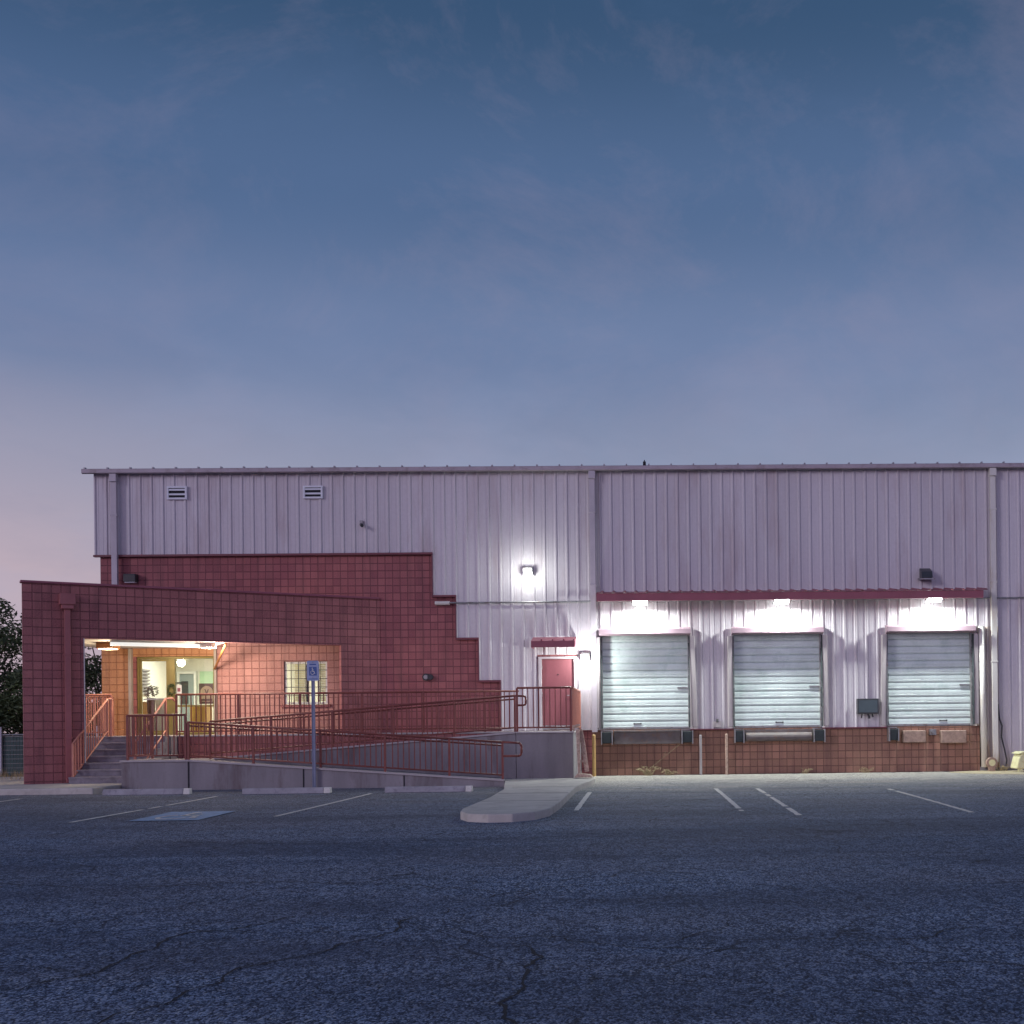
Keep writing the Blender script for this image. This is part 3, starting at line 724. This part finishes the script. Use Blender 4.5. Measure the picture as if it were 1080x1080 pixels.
world_light('lamp_light', 'POINT', (-13.62,30.7,3.36), 70, (1,.78,.50), .12, parent=t)
t = thing('porch_flood_lamp', 'white lamp box at the right end of the porch roof', 'lamp', (-11.3,31.1,3.60))
MB().box(-11.42,-11.12,30.98,31.25,3.50,3.628).build('housing', M['white'], t, bevel=.01)
MB().box(-11.40,-11.14,31.0,31.23,3.485,3.499).build('lens', M['lens_warm'], t)
world_light('lamp_light', 'POINT', (-11.20,31.1,3.40), 200, (1,.84,.68), .10, parent=t)

t = thing('porch_strip_light', 'long white strip light under the porch roof between the two porch lamps', 'strip light', (-12.5,30.4,3.55))
q0 = loc2w(1.95,.55); q1 = loc2w(4.45,.55); nx_, ny_ = -sa*.07, ca*.07
MB().prism([(q0[0]-nx_,q0[1]-ny_),(q1[0]-nx_,q1[1]-ny_),(q1[0]+nx_,q1[1]+ny_),(q0[0]+nx_,q0[1]+ny_)], lambda p,k:(p[0],p[1],(3.585,3.628)[k])).build('housing', M['white'], t)
MB().prism([(q0[0]-nx_*.9,q0[1]-ny_*.9),(q1[0]-nx_*.9,q1[1]-ny_*.9),(q1[0]+nx_*.9,q1[1]+ny_*.9),(q0[0]+nx_*.9,q0[1]+ny_*.9)], lambda p,k:(p[0],p[1],(3.50,3.584)[k])).build('diffuser', emis('strip_diffuser', (.92,.95,.9), .72), t)

# ------------------------------------------------------------------ concrete ramps, walkway, stairs
CR = thing('concrete_ramp', 'switchback concrete wheelchair ramp with walkway along the building', 'ramp', (-7, 29, 0))
def slope_block(name, x0, x1, y0, y1, za, zb, mat, parent, zbot=-.02):
    return MB().prism([(x0,zbot),(x1,zbot),(x1,zb),(x0,za)], lambda p,k: (p[0], (y0,y1)[k], p[1])).build(name, mat, parent, bevel=.008)
slope_block('landing_block', -12.05,-10.502, 27.74,31.08, .66,.66, M['concrete'], CR)
slope_block('lower_ramp', -10.498,-3.302, 27.74,29.30, .66,.12, M['concrete'], CR)
slope_block('upper_ramp', -10.498,-3.20, 29.35,31.08, .661,1.21, M['concrete'], CR)
MB().box(-12.05,-3.20,31.085,32.99,0,1.21).build('walkway_block', M['block_porch'], CR)
MB().box(-3.19,-1.80,29.35,32.99,0,1.21).build('door_landing_block', M['concrete'], CR, bevel=.008)
MB().box(-14.6,-12.06,30.64,32.99,0,1.21).build('entrance_platform', M['step'], CR)
slope = lambda x: .66+( .12-.66)*(x+10.5)/7.2
cp = MB()
cp.prism([(-12.07,.661),(-10.5,.661),(-10.5,.705),(-12.07,.705)], lambda p,k:(p[0],27.70+.26*k,p[1]))
cp.prism([(-10.499,.661),(-3.30,.121),(-3.30,.165),(-10.499,.705)], lambda p,k:(p[0],27.70+.26*k,p[1]))
cp.prism([(-12.07,.661),(-11.82,.661),(-11.82,.705),(-12.07,.705)], lambda p,k:(p[0],27.961+1.5*k,p[1]))
cp.build('ramp_coping', M['coping'], CR, bevel=.006)
cp2 = MB()
cp2.prism([(-10.5,.662),(-3.205,1.211),(-3.205,1.255),(-10.5,.706)], lambda p,k:(p[0],29.31+.2*k,p[1]))
cp2.box(-3.20,-1.77,29.31,32.98,1.211,1.252); cp2.box(-12.05,-3.21,31.05,32.98,1.211,1.25); cp2.box(-14.6,-12.055,30.62,32.98,1.211,1.25)
cp2.build('deck_top', M['coping'], CR, bevel=.006)
for x in (-10.52, -7.9, -5.6):
    z = .66 if x < -10.5 else slope(x)
    MB().box(x-.012, x+.012, 27.728, 27.7399, .02, z-.01).build('control_joint', M['dark'], CR)
ST = thing('entrance_steps', 'seven worn grey concrete steps up to the entrance, beside the ramp landing', 'steps', (-12.8, 29, .15))
for k in range(7):
    y = 28.54+k*.30; z = .15+(k+1)*.157
    if k == 6: z = 1.249
    s = MB().box(-13.62,-12.08,y,y+.2995-(.022 if k == 6 else 0),0,z).box(-13.62,-12.08,y-.022,y-.0005,z-.045,z-.001)
    s.build('step', M['step'], ST, bevel=.006)

# ------------------------------------------------------------------ railings
_bal = {}
def balmesh(h):
    k = round(h, 2)
    if k not in _bal:
        o = MB().box(-.011,.011,-.011,.011,0,h).build('baluster', M['rail'])
        _bal[k] = o.data; bpy.data.objects.remove(o)
    return _bal[k]
_balp = {}
def railing(label, a, b, h, posts, mat=None, bottom=.10, spacing=.125, bal=True, group=None, cat='railing', name='railing', ext=None, r=.026, double=False):
    """guard along a->b (points at deck level); posts given as fractions"""
    mat = mat or M['rail']
    a = Vector(a); b = Vector(b); d = b-a; Lh = Vector((d.x, d.y, 0)).length
    t = thing(name, label, cat, a, 0, group)
    up = Vector((0,0,h))
    tb = MB().tube(a+up, b+up, r, 8)
    if ext: tb.path([b+up]+[Vector(q) for q in ext], r, 8)
    tb.build('top_rail', mat, t, smooth=True)
    lo = Vector((0,0,bottom))
    MB().tube(a+lo, b+lo, r*.75, 8).build('bottom_rail', mat, t, smooth=True)
    if double:
        off = Vector((0,.07,-.08)); MB().tube(a+up+off, b+up+off, r*.8, 8).build('hand_rail', mat, t, smooth=True)
    for q in posts:
        p = a+d*q; MB().box(p.x-.024,p.x+.024,p.y-.024,p.y+.024,p.z-.03,p.z+h-.005).build('post', mat, t)
    if bal:
        n = int(Lh/spacing); me0 = balmesh(h-bottom)
        if mat is not M['rail']:
            k = round(h-bottom, 2)
            if k not in _balp:
                me = me0.copy(); me.materials[0] = mat; _balp[k] = me
            me0 = _balp[k]
        for i in range(1, n):
            q = i/n
            if any(abs(q-pq)*Lh < .05 for pq in posts): continue
            p = a+d*q+lo
            o = bpy.data.objects.new('baluster', me0); col.objects.link(o); o.parent = t; o.location = p-a
    return t
G = 'red painted steel railings of the ramp'
railing('short red railing on the front edge of the low ramp landing, beside the steps', (-11.92,27.80,.705),(-10.60,27.80,.705),1.03,[0,1],group=G)
railing('short red railing on the left side of the low ramp landing, seen edge on', (-11.95,27.87,.705),(-11.95,29.25,.705),1.03,[1],group=G)
railing('long red railing sloping down to the right along the front of the lower ramp', (-10.55,27.80,.705),(-3.34,27.80,.165),.86,[.002,.207,.42,.625,.83,1],group=G,double=True,
        ext=[(-2.94,27.80,1.0),(-2.90,27.80,.93),(-2.90,27.80,.76),(-2.94,27.80,.70),(-3.32,27.80,.70)])
railing('red railing sloping up to the right along the front of the upper ramp', (-10.62,29.40,.706),(-3.22,29.40,1.255),.88,[0,.2,.4,.6,.8,1],group=G,double=True,
        ext=[(-2.98,29.40,2.12),(-2.95,29.40,2.09),(-2.95,29.40,1.93),(-2.99,29.40,1.90),(-3.18,29.40,1.90)])
railing('long level red railing between the upper ramp and the raised walkway', (-12.10,31.14,1.25),(-3.30,31.14,1.25),1.05,[0,.18,.36,.54,.72,.90],group=G,
        ext=None)
railing('level red railing on the front of the landing at the red service door', (-3.16,29.36,1.252),(-1.83,29.36,1.252),1.07,[0,.985],group=G)
railing('red railing returning to the wall beside the red service door', (-1.82,29.41,1.252),(-1.82,32.85,1.252),1.07,[1],mat=M['rail_pink'],group=G)
railing('pink red stair railing on the left of the steps, below the porch wall', (-13.55,28.62,.16),(-13.55,30.45,1.25),.93,[0,1],mat=M['rail_pink'],bottom=.14,group=G,ext=[(-13.55,30.62,2.2),(-13.55,30.72,2.16),(-13.55,30.72,1.3)])
railing('pink red stair railing on the right of the steps, behind the landing railing', (-12.10,28.62,.16),(-12.10,30.45,1.25),.93,[0,1],mat=M['rail_pink'],bottom=.14,bal=False,group=G,ext=[(-12.10,30.9,2.2),(-12.10,31.0,2.14)])
railing('short level railing at the open left end of the entrance platform', (-14.55,30.68,1.25),(-13.56,30.68,1.25),1.05,[0,1],mat=M['rail_pink'],group=G)
railing('short side railing where the steps meet the entrance platform', (-14.5,30.75,1.25),(-14.5,32.9,1.25),1.05,[1],mat=M['rail_pink'],group=G)

# ------------------------------------------------------------------ wall mounted things
def wall_lamp(name, label, x, z, e, colr, size=.28, yw=32.91, rot=(R(0),0,0), down=True, hous=M['steel'], yout=.28, lens=M['lens_cool']):
    t = thing(name, label, 'wall lamp', (x, yw, z))
    hs = MB().prism([(yw,z+.12),(yw,z-.10),(yw-.12,z-.11),(yw-yout,z-.03),(yw-yout,z+.07),(yw-.1,z+.13)], lambda p,k: (x-size/2+size*k, p[0], p[1]))
    hs.build('housing', hous, t, bevel=.012)
    MB().prism([(yw-.01,z-.13),(yw-.13,z-.14),(yw-yout+.01,z-.05),(yw-yout+.02,z-.04),(yw-.02,z-.112)], lambda p,k: (x-size/2+.02+(size-.04)*k, p[0], p[1])).build('lens', lens, t)
    return t
for x, lab in ((-.14,'glowing lamp under the red canopy above the left dock door'),(3.70,'glowing lamp under the red canopy above the middle dock door'),(7.86,'glowing lamp under the red canopy above the right dock door')):
    t = wall_lamp('dock_lamp', lab, x, 4.78, 0, None, size=.42, yw=32.62, yout=.32)
    t['group'] = 'lamps under the dock canopy'
    world_light('lamp_light', 'AREA', (x,32.36,4.62), 215, (.93,1,.95), .42, .2, rot=(R(-6),0,0), parent=t)
    world_light('lamp_light', 'POINT', (x,32.34,4.60), 12, (.95,1,.95), .08, parent=t)
t = wall_lamp('wall_lamp', 'lit wall lamp high on the metal siding above the service door', -3.19, 5.62, 0, None, size=.26)
world_light('lamp_light', 'POINT', (-3.19,32.36,5.58), 38, (.95,1,.93), .06, parent=t)
t = wall_lamp('wall_lamp', 'very bright wall lamp beside the red service door', -1.66, 3.26, 0, None, size=.24)
world_light('lamp_light', 'POINT', (-1.66,32.36,3.20), 95, (.95,1,.97), .06, parent=t)
# unlit things
t = thing('flood_light', 'unlit grey floodlight on the siding above the right end of the dock canopy', 'flood light', (7.72,32.9,5.3))
MB().prism([(32.91,5.34),(32.72,5.30),(32.60,5.33),(32.66,5.50),(32.91,5.62)], lambda p,k:(7.57+.30*k,p[0],p[1])).build('housing', M['dark_box'], t, bevel=.01)
MB().prism([(32.915,5.30),(32.56,5.27),(32.56,5.31),(32.915,5.345)], lambda p,k:(7.52+.40*k,p[0],p[1])).build('visor', M['steel'], t)
t = thing('flood_light', 'small dark floodlight on the block wall beside the left downspout', 'flood light', (-14.0,32.9,5.4))
MB().box(-14.13,-13.80,32.78,32.99,5.42,5.64).build('housing', M['black'], t, bevel=.02)
MB().box(-14.10,-13.83,32.80,32.97,5.405,5.419).build('lens', M['louver'], t)
t = thing('security_camera', 'tiny camera on the siding above the porch wall', 'security camera', (-7.72,32.9,6.9))
MB().box(-7.76,-7.68,32.86,32.94,6.96,7.05).build('mount', M['steel'], t); MB().tube((-7.72,32.87,6.94),(-7.66,32.70,6.88),.045,10).build('camera_body', M['dark_box'], t)
t = thing('round_wall_fixture', 'small round black fixture on the red block wall above the ramp', 'wall fixture', (-5.95,33,2.75))
MB().tube((-6.02,32.998,2.76),(-6.02,32.90,2.76),.10,16).tube((-5.90,32.998,2.76),(-5.90,32.88,2.76),.075,16).build('body', M['black'], t)
MB().tube((-6.02,32.899,2.76),(-6.02,32.88,2.76),.06,16).build('lens', M['steel'], t)
t = thing('electric_conduit', 'thin grey conduit running level across the siding above the service door', 'conduit', (0,32.85,4.78))
MB().tube((-5.35,32.87,4.78),(-1.40,32.87,4.785),.024,8).tube((-1.40,32.87,4.785),(16,32.87,4.785),.02,8).build('pipe', M['steel'], t)
MB().tube((-5.75,32.93,4.78),(-5.35,32.93,4.78),.055,10).build('stub', M['pipe_white'], t)
t = thing('dock_control_box', 'dark rectangular box on the wall between the middle and right dock doors', 'control box', (6.07,32.9,1.6))
MB().box(5.78,6.37,32.72,32.90,1.62,2.04).build('body', M['dark_box'], t, bevel=.015)
MB().box(5.82,6.33,32.712,32.719,1.66,1.99).build('front_glass', worn('screen_glass', (.07,.10,.11), .15, .1, 4), t)
for q in (((5.92,32.80,1.62),(5.90,32.80,1.50),.02),((6.08,32.80,1.62),(6.12,32.78,1.49),.03),((6.2,32.80,1.62),(6.22,32.80,1.53),.02)): MB().tube(*q).build('cable_gland', M['black'], t)
t = thing('wall_socket', 'small box with a dark plug low on the wall left of the middle dock door', 'socket', (1.95,32.9,1.4))
MB().box(1.83,2.06,32.85,32.90,1.30,1.46).build('plate', M['seal'], t); MB().tube((1.94,32.85,1.52),(1.94,32.82,1.44),.03).build('plug', M['black'], t)
# bollard pipes
def pipe_post(label, x, z1, mat, r=.036, y=32.78):
    t = thing('guard_post', label, 'post', (x,y,0), 0, 'short pipe posts along the dock wall')
    MB().tube((x,y,-.02),(x,y,z1),r,14).build('pipe', mat, t, smooth=False)
    MB().tube((x,y,z1),(x,y,z1+.02),r*.98,14,r*.6).build('cap', mat, t)
pipe_post('yellow guard post at the left end of the dock wall', -1.44, 1.12, M['yellow'], .05, 32.62)
pipe_post('pale guard post on the dock wall just right of the left dock door', 1.47, 1.08, M['seal'])
pipe_post('orange pink guard post on the dock wall left of the middle dock door', 2.18, 1.10, M['rust'])
# rusty bent steel bracket beside the landing
t = thing('steel_bracket', 'tall bent rusty steel bracket leaning between the landing and the yellow post', 'bracket', (-1.62,28.6,.15))
bk = MB()
bk.prism([(-1.69,1.30),(-1.55,1.30),(-1.48,.9),(-1.40,.28),(-1.50,.26),(-1.60,.95)], lambda p,k:(p[0],28.9+.07*k,p[1]))
bk.prism([(-1.70,1.28),(-1.61,1.28),(-1.60,.26),(-1.66,.24)], lambda p,k:(p[0],28.8+.07*k,p[1]))
bk.box(-1.66,-1.46,28.86,28.9,.5,.56)
bk.build('legs', M['rust'], t, bevel=.006)
MB().prism([(-1.74,.15),(-1.30,.15),(-1.36,.21),(-1.66,.25)], lambda p,k:(p[0],28.55+.45*k,p[1])).build('foot_plate', M['rust'], t, bevel=.008)
MB().tube((-1.77,28.85,1.36),(-1.60,28.85,1.40),.035).tube((-1.77,28.85,1.40),(-1.75,28.85,1.26),.025).build('top_hook', M['rust'], t)
# accessible parking sign
t = thing('parking_sign', 'blue and white wheelchair parking sign on a tall grey post at the ramp', 'sign', (-7.63,27.66,.0))
MB().box(-7.655,-7.605,27.64,27.66,.0,2.60).box(-7.668,-7.655,27.63,27.66,.0,2.6).box(-7.605,-7.592,27.63,27.66,.0,2.6).build('post', worn('sign_post_steel', (.20,.24,.34), .45, .15, 6, metallic=.5), t)
MB().prism([(-7.76,2.50),(-7.74,2.48),(-7.51,2.48),(-7.49,2.50),(-7.49,2.92),(-7.51,2.94),(-7.74,2.94),(-7.76,2.92)], lambda p,k:(p[0],27.618+.008*k,p[1])).build('plate', M['sign_plate'], t)
MB().box(-7.71,-7.54,27.612,27.6165,2.60,2.80).build('symbol_field', M['blue'], t)
sm = MB(); access_symbol(sm, lambda u,v:(-7.70+u*.15,27.608,2.61+v*.18)); sm.build('wheelchair_symbol', M['white'], t)
boxes('border_bar', M['blue'], t, [(-7.735,-7.515,27.612,27.6165,2.515,2.53),(-7.735,-7.515,27.612,27.6165,2.91,2.918),(-7.70,-7.55,27.612,27.6165,2.84,2.87)])
for z in (2.895, 2.55): MB().tube((-7.63,27.612,z),(-7.63,27.606,z),.01).build('bolt', M['steel'], t)
# utility box at the right edge
t = thing('utility_box', 'weathered yellowish white utility box at the foot of the siding on the far right', 'utility box', (10.3,32,0))
MB().prism([(9.84,.10),(9.90,.36),(9.96,.50),(10.75,.50),(10.80,.10)], lambda p,k:(p[0],31.7+.6*k,p[1])).build('box_body', M['util'], t, bevel=.03)
boxes('foot', M['util'], t, [(9.90,10.0,31.72,31.82,-.02,.10),(10.6,10.7,31.72,31.82,-.02,.10)])
MB().prism([(9.88,.501),(10.0,.56),(10.7,.56),(10.8,.501)], lambda p,k:(p[0],31.67+.66*k,p[1])).build('lid', M['util'], t, bevel=.015)
t = thing('gas_meter', 'small rusty round meter at the foot of the downspout', 'meter', (9.45,32.6,0))
MB().tube((9.44,32.72,.24),(9.44,32.58,.24),.15,18).box(9.36,9.52,32.56,32.72,.0,.12).build('body', M['wood'], t)
MB().tube((9.44,32.579,.24),(9.44,32.57,.24),.09,18).build('dial', M['util'], t)
t = thing('hanging_cable', 'loose black cable hanging beside the right downspout', 'cable', (9.8,32.8,0))
MB().path([(9.70,32.86,1.85),(9.73,32.85,1.45),(9.80,32.85,1.25),(9.78,32.85,.95),(9.86,32.84,.6),(9.92,32.84,.3),(9.90,32.84,.15)], .022, 8).build('wire', M['black'], t)

# ------------------------------------------------------------------ weeds, grass, trees, fence
def weed(label, x, y, n, h, spread, seed):
    r = random.Random(seed); mb = MB()
    for _ in range(n):
        a = r.uniform(0, 6.28); l = h*r.uniform(.4,1.2); s = spread*r.uniform(.2,1)
        b = Vector((x+r.uniform(-.12,.12), y+r.uniform(-.06,.06), 0)); pts = [b]
        for k in range(1, 4): pts.append(b+Vector((math.cos(a)*s*k/3, math.sin(a)*s*k/3*.6, l*math.sin(k/3*1.9))))
        for p, q in zip(pts[:-1], pts[1:]): mb.tube(p, q, .006, 4)
        if r.random() < .6: leaves(mb, pts[-1], .05,.05,.05, 3,.03, r)
    return tag(mb.build('dry_weed', M['straw']), label, 'weed', 'dry weeds along the dock wall')
weed('largest pale dry weed at the dock wall under the left dock door', .02, 32.72, 30, .22, .38, 1)
weed('low dry weed at the dock wall just right of the largest one', .62, 32.75, 18, .14, .3, 2)
weed('dry weed at the dock wall below the middle dock door', 4.3, 32.8, 14, .12, .2, 3)
weed('thin dry weed at the dock wall below the dark control box', 6.0, 32.8, 14, .13, .2, 4)
weed('dry weed beside the round meter at the right downspout', 9.75, 32.6, 20, .16, .25, 5)
tag(MB().tube((-.1,32.8,.05),(1.0,32.93,.92),.006,5).tube((.45,32.87,.5),(.52,32.9,.66),.005,5).build('dead_stalk', M['straw']), 'long thin dead stalk leaning on the dock wall under the left door', 'stalk')
# dry grass strip left of the porch wall
r = random.Random(11); mb = MB()
for _ in range(5200):
    x = r.uniform(-27,-14.95); y = r.uniform(31.2,37.4); h = r.uniform(.10,.34)
    a = r.uniform(0,6.28); dx, dy = .012*math.cos(a), .012*math.sin(a); lx, ly = r.uniform(-.1,.1), r.uniform(-.1,.1)
    mb.add([(x-dx,y-dy,-.05),(x+dx,y+dy,-.05),(x+lx,y+ly,h)], [(0,1,2)])
tag(mb.build('dry_grass', M['straw']), 'dry straw coloured grass strip left of the porch wall', 'grass', kind='stuff')

FN = thing('slatted_fence', 'dark teal slatted chain link fence left of the porch wall with pale posts', 'fence', (-20,38,0))
fm = MB(); x = -45
while x < -14.9:
    fm.box(x, x+.085, 37.99, 38.0, .03, 1.28); x += .095
fm.build('slat_infill', M['teal'], FN)
wm = MB()
for k in range(9): wm.box(-45,-14.9,37.975,37.982,.12+k*.14,.128+k*.14)
wm.build('fence_wire', M['steel'], FN)
for x in (-44,-41,-38,-35,-32,-29,-26.2,-23.2,-20.2,-17.2): MB().tube((x,37.93,-.05),(x,37.93,1.55),.05,10).build('post', M['louver'], FN)
MB().tube((-45,37.95,1.30),(-14.9,37.95,1.30),.025,8).build('top_rail', M['steel'], FN)

def tree(label, x, y, h, rad, seed, nclump=34, trunk_r=.16, low=.28):
    r = random.Random(seed)
    t = thing('leafy_tree', label, 'tree', (x, y, 0), 0, 'trees behind the fence on the left')
    tm = MB(); base = Vector((x,y,-.05)); top = Vector((x+r.uniform(-.3,.3), y, h*.62))
    n = 6; prev = base
    for k in range(1, n+1):
        q = base.lerp(top, k/n)+Vector((r.uniform(-.07,.07), r.uniform(-.07,.07), 0))
        tm.tube(prev, q, trunk_r*(1-.75*(k-1)/n), 10, trunk_r*(1-.75*k/n), False); prev = q
    cm = MB()
    for _ in range(nclump):
        while True:
            v = Vector((r.uniform(-1,1), r.uniform(-1,1), r.uniform(-1,1)))
            if .25 < v.length < 1: break
        cz = h*(low+1)/2+v.z*h*(1-low)/2
        wv = rad*(1-.35*max(0, v.z))
        c = Vector((x+v.x*wv, y+v.y*wv, cz))
        st = base.lerp(top, min(1, max(.35, (cz/h)*.8)))
        mid = st.lerp(c, .5)+Vector((0,0,-.12))
        tm.tube(st, mid, .045, 6, .03, False); tm.tube(mid, c, .03, 6, .012, False)
        s = r.uniform(.38,.75)
        leaves(cm, c, s*1.15, s*1.15, s*.75, int(430*s), .085, r)
    tm.build('trunk', M['bark'], t); cm.build('crown', M['leaf'], t)
tree('big dark leafy tree behind the fence at the left edge', -22.0, 40.2, 5.9, 2.5, 21, 56, .16, .12)
tree('leafy tree seen through the gap between the porch wall and the building', -18.2, 40.5, 4.7, 1.6, 22, 30, .12, .2)
tree('round low tree further left behind the fence, mostly outside the frame', -26.5, 42, 5.2, 2.4, 23, 34, .16, .12)
tree('lower leafy tree at the left edge directly behind the fence slats', -20.1, 39.6, 3.3, 1.4, 24, 36, .09, .08)

# ------------------------------------------------------------------ world: dusk sky
w = bpy.data.worlds.new('World'); sc.world = w; w.use_nodes = True
nt = w.node_tree; bg = nt.nodes['Background']
g = coords(nt, 'Generated')
sx = nt.nodes.new('ShaderNodeSeparateXYZ'); nt.links.new(g, sx.inputs[0])
el = sx.outputs[2]
skyc = ramp(nt, el, [(0.0,(.42,.35,.42)),(.10,(.31,.285,.41)),(.20,(.205,.242,.385)),(.30,(.122,.176,.335)),(.40,(.060,.115,.250)),(.52,(.020,.062,.150)),(1.0,(.016,.05,.13))])
nt.nodes[-1].color_ramp.interpolation = 'EASE'
# warmer haze towards the left, deeper blue towards the right
lf = math_(nt, 'MULTIPLY', math_(nt, 'SUBTRACT', -.08, sx.outputs[0]), 2.1, clamp=True)
lowm = ramp(nt, el, [(.02, 1.), (.27, 0.)])
skyc = mixc(nt, math_(nt, 'MULTIPLY', math_(nt, 'MULTIPLY', lf, lowm), .9), skyc, (.66,.48,.52))
# thin wisps
mp = mapping(nt, g, (1.5, 1.3, 2.3), (0, R(40), 0))
wn = noise_(nt, mp, 3.0, 11, .68, .45); wn2 = noise_(nt, g, 1.7, 2, .5)
wf = math_(nt, 'MULTIPLY', ramp(nt, wn, [(.46, 0.), (.72, 1.)]), ramp(nt, wn2, [(.38, .15), (.60, 1.)]))
skyc = mixc(nt, math_(nt, 'MULTIPLY', wf, .25), skyc, (.33,.26,.36))
wb = noise_(nt, mapping(nt, g, (1.2, 1.2, 2.6), (0, R(-20), 0)), 3.3, 9, .62, .2)
skyc = mixc(nt, math_(nt, 'MULTIPLY', ramp(nt, wb, [(.48, 0.), (.70, 1.)]), .22), skyc, (.075,.14,.30))
# horizon cloud bank
mp2 = mapping(nt, g, (1.5, 1.5, 3.2)); cb = noise_(nt, mp2, 3.6, 7, .55, .2)
cf = math_(nt, 'MULTIPLY', ramp(nt, cb, [(.42, 0.), (.66, 1.)]), ramp(nt, el, [(.16, 1.), (.34, 0.)]))
skyc = mixc(nt, math_(nt, 'MULTIPLY', cf, .38), skyc, (.29,.33,.52))
# afterglow in the sky behind the photographer
bk_ = math_(nt, 'MULTIPLY', math_(nt, 'SUBTRACT', -.05, sx.outputs[1]), 1.3, clamp=True)
glow = ramp(nt, el, [(0., 1.), (.6, .12)])
skyc = mixc(nt, math_(nt, 'MULTIPLY', bk_, glow), skyc, (.62,.55,.98))
sky = nt.nodes.new('ShaderNodeTexSky'); sky.sky_type = 'NISHITA'; sky.sun_disc = False
sky.sun_elevation = R(1.0); sky.sun_rotation = R(200)
add = nt.nodes.new('ShaderNodeMix'); add.data_type = 'RGBA'; add.blend_type = 'ADD'; add.inputs[0].default_value = .04
nt.links.new(skyc, add.inputs[6]); nt.links.new(sky.outputs[0], add.inputs[7])
nt.links.new(add.outputs[2], bg.inputs[0]); bg.inputs[1].default_value = 1.0

# last soft light of the set sun, from behind the camera
S = bpy.data.lights.new('dusk_sun', 'SUN'); S.energy = .72; S.angle = R(14); S.color = (.93,.85,1)
so = bpy.data.objects.new('dusk_sun', S); col.objects.link(so); so.rotation_euler = (R(76), 0, R(-48)); so.location = (0,0,40)

# ------------------------------------------------------------------ camera
cd = bpy.data.cameras.new('camera'); cam = bpy.data.objects.new('camera', cd); col.objects.link(cam); sc.camera = cam
cd.sensor_width = 36; cd.lens = 36*1264/1080; cd.clip_end = 4000; cd.clip_start = .1
cd.shift_x = -(710.7-540)/1080; cd.shift_y = (764.4-540)/1080
from mathutils import Matrix
cam.matrix_world = Matrix.Translation((0,0,1.38)) @ Matrix.Rotation(R(-1.3), 4, 'Z') @ Matrix.Rotation(R(90), 4, 'X') @ Matrix.Rotation(R(-.65), 4, 'Z')

sc.render.engine = 'CYCLES'
sc.cycles.use_denoising = True
try: sc.cycles.denoiser = 'OPENIMAGEDENOISE'
except Exception: pass
sc.cycles.max_bounces = 6; sc.cycles.sample_clamp_indirect = 4
sc.view_settings.view_transform = 'Standard'; sc.view_settings.look = 'None'; sc.view_settings.exposure = 0; sc.view_settings.gamma = 1
sc.view_settings.use_curve_mapping = False
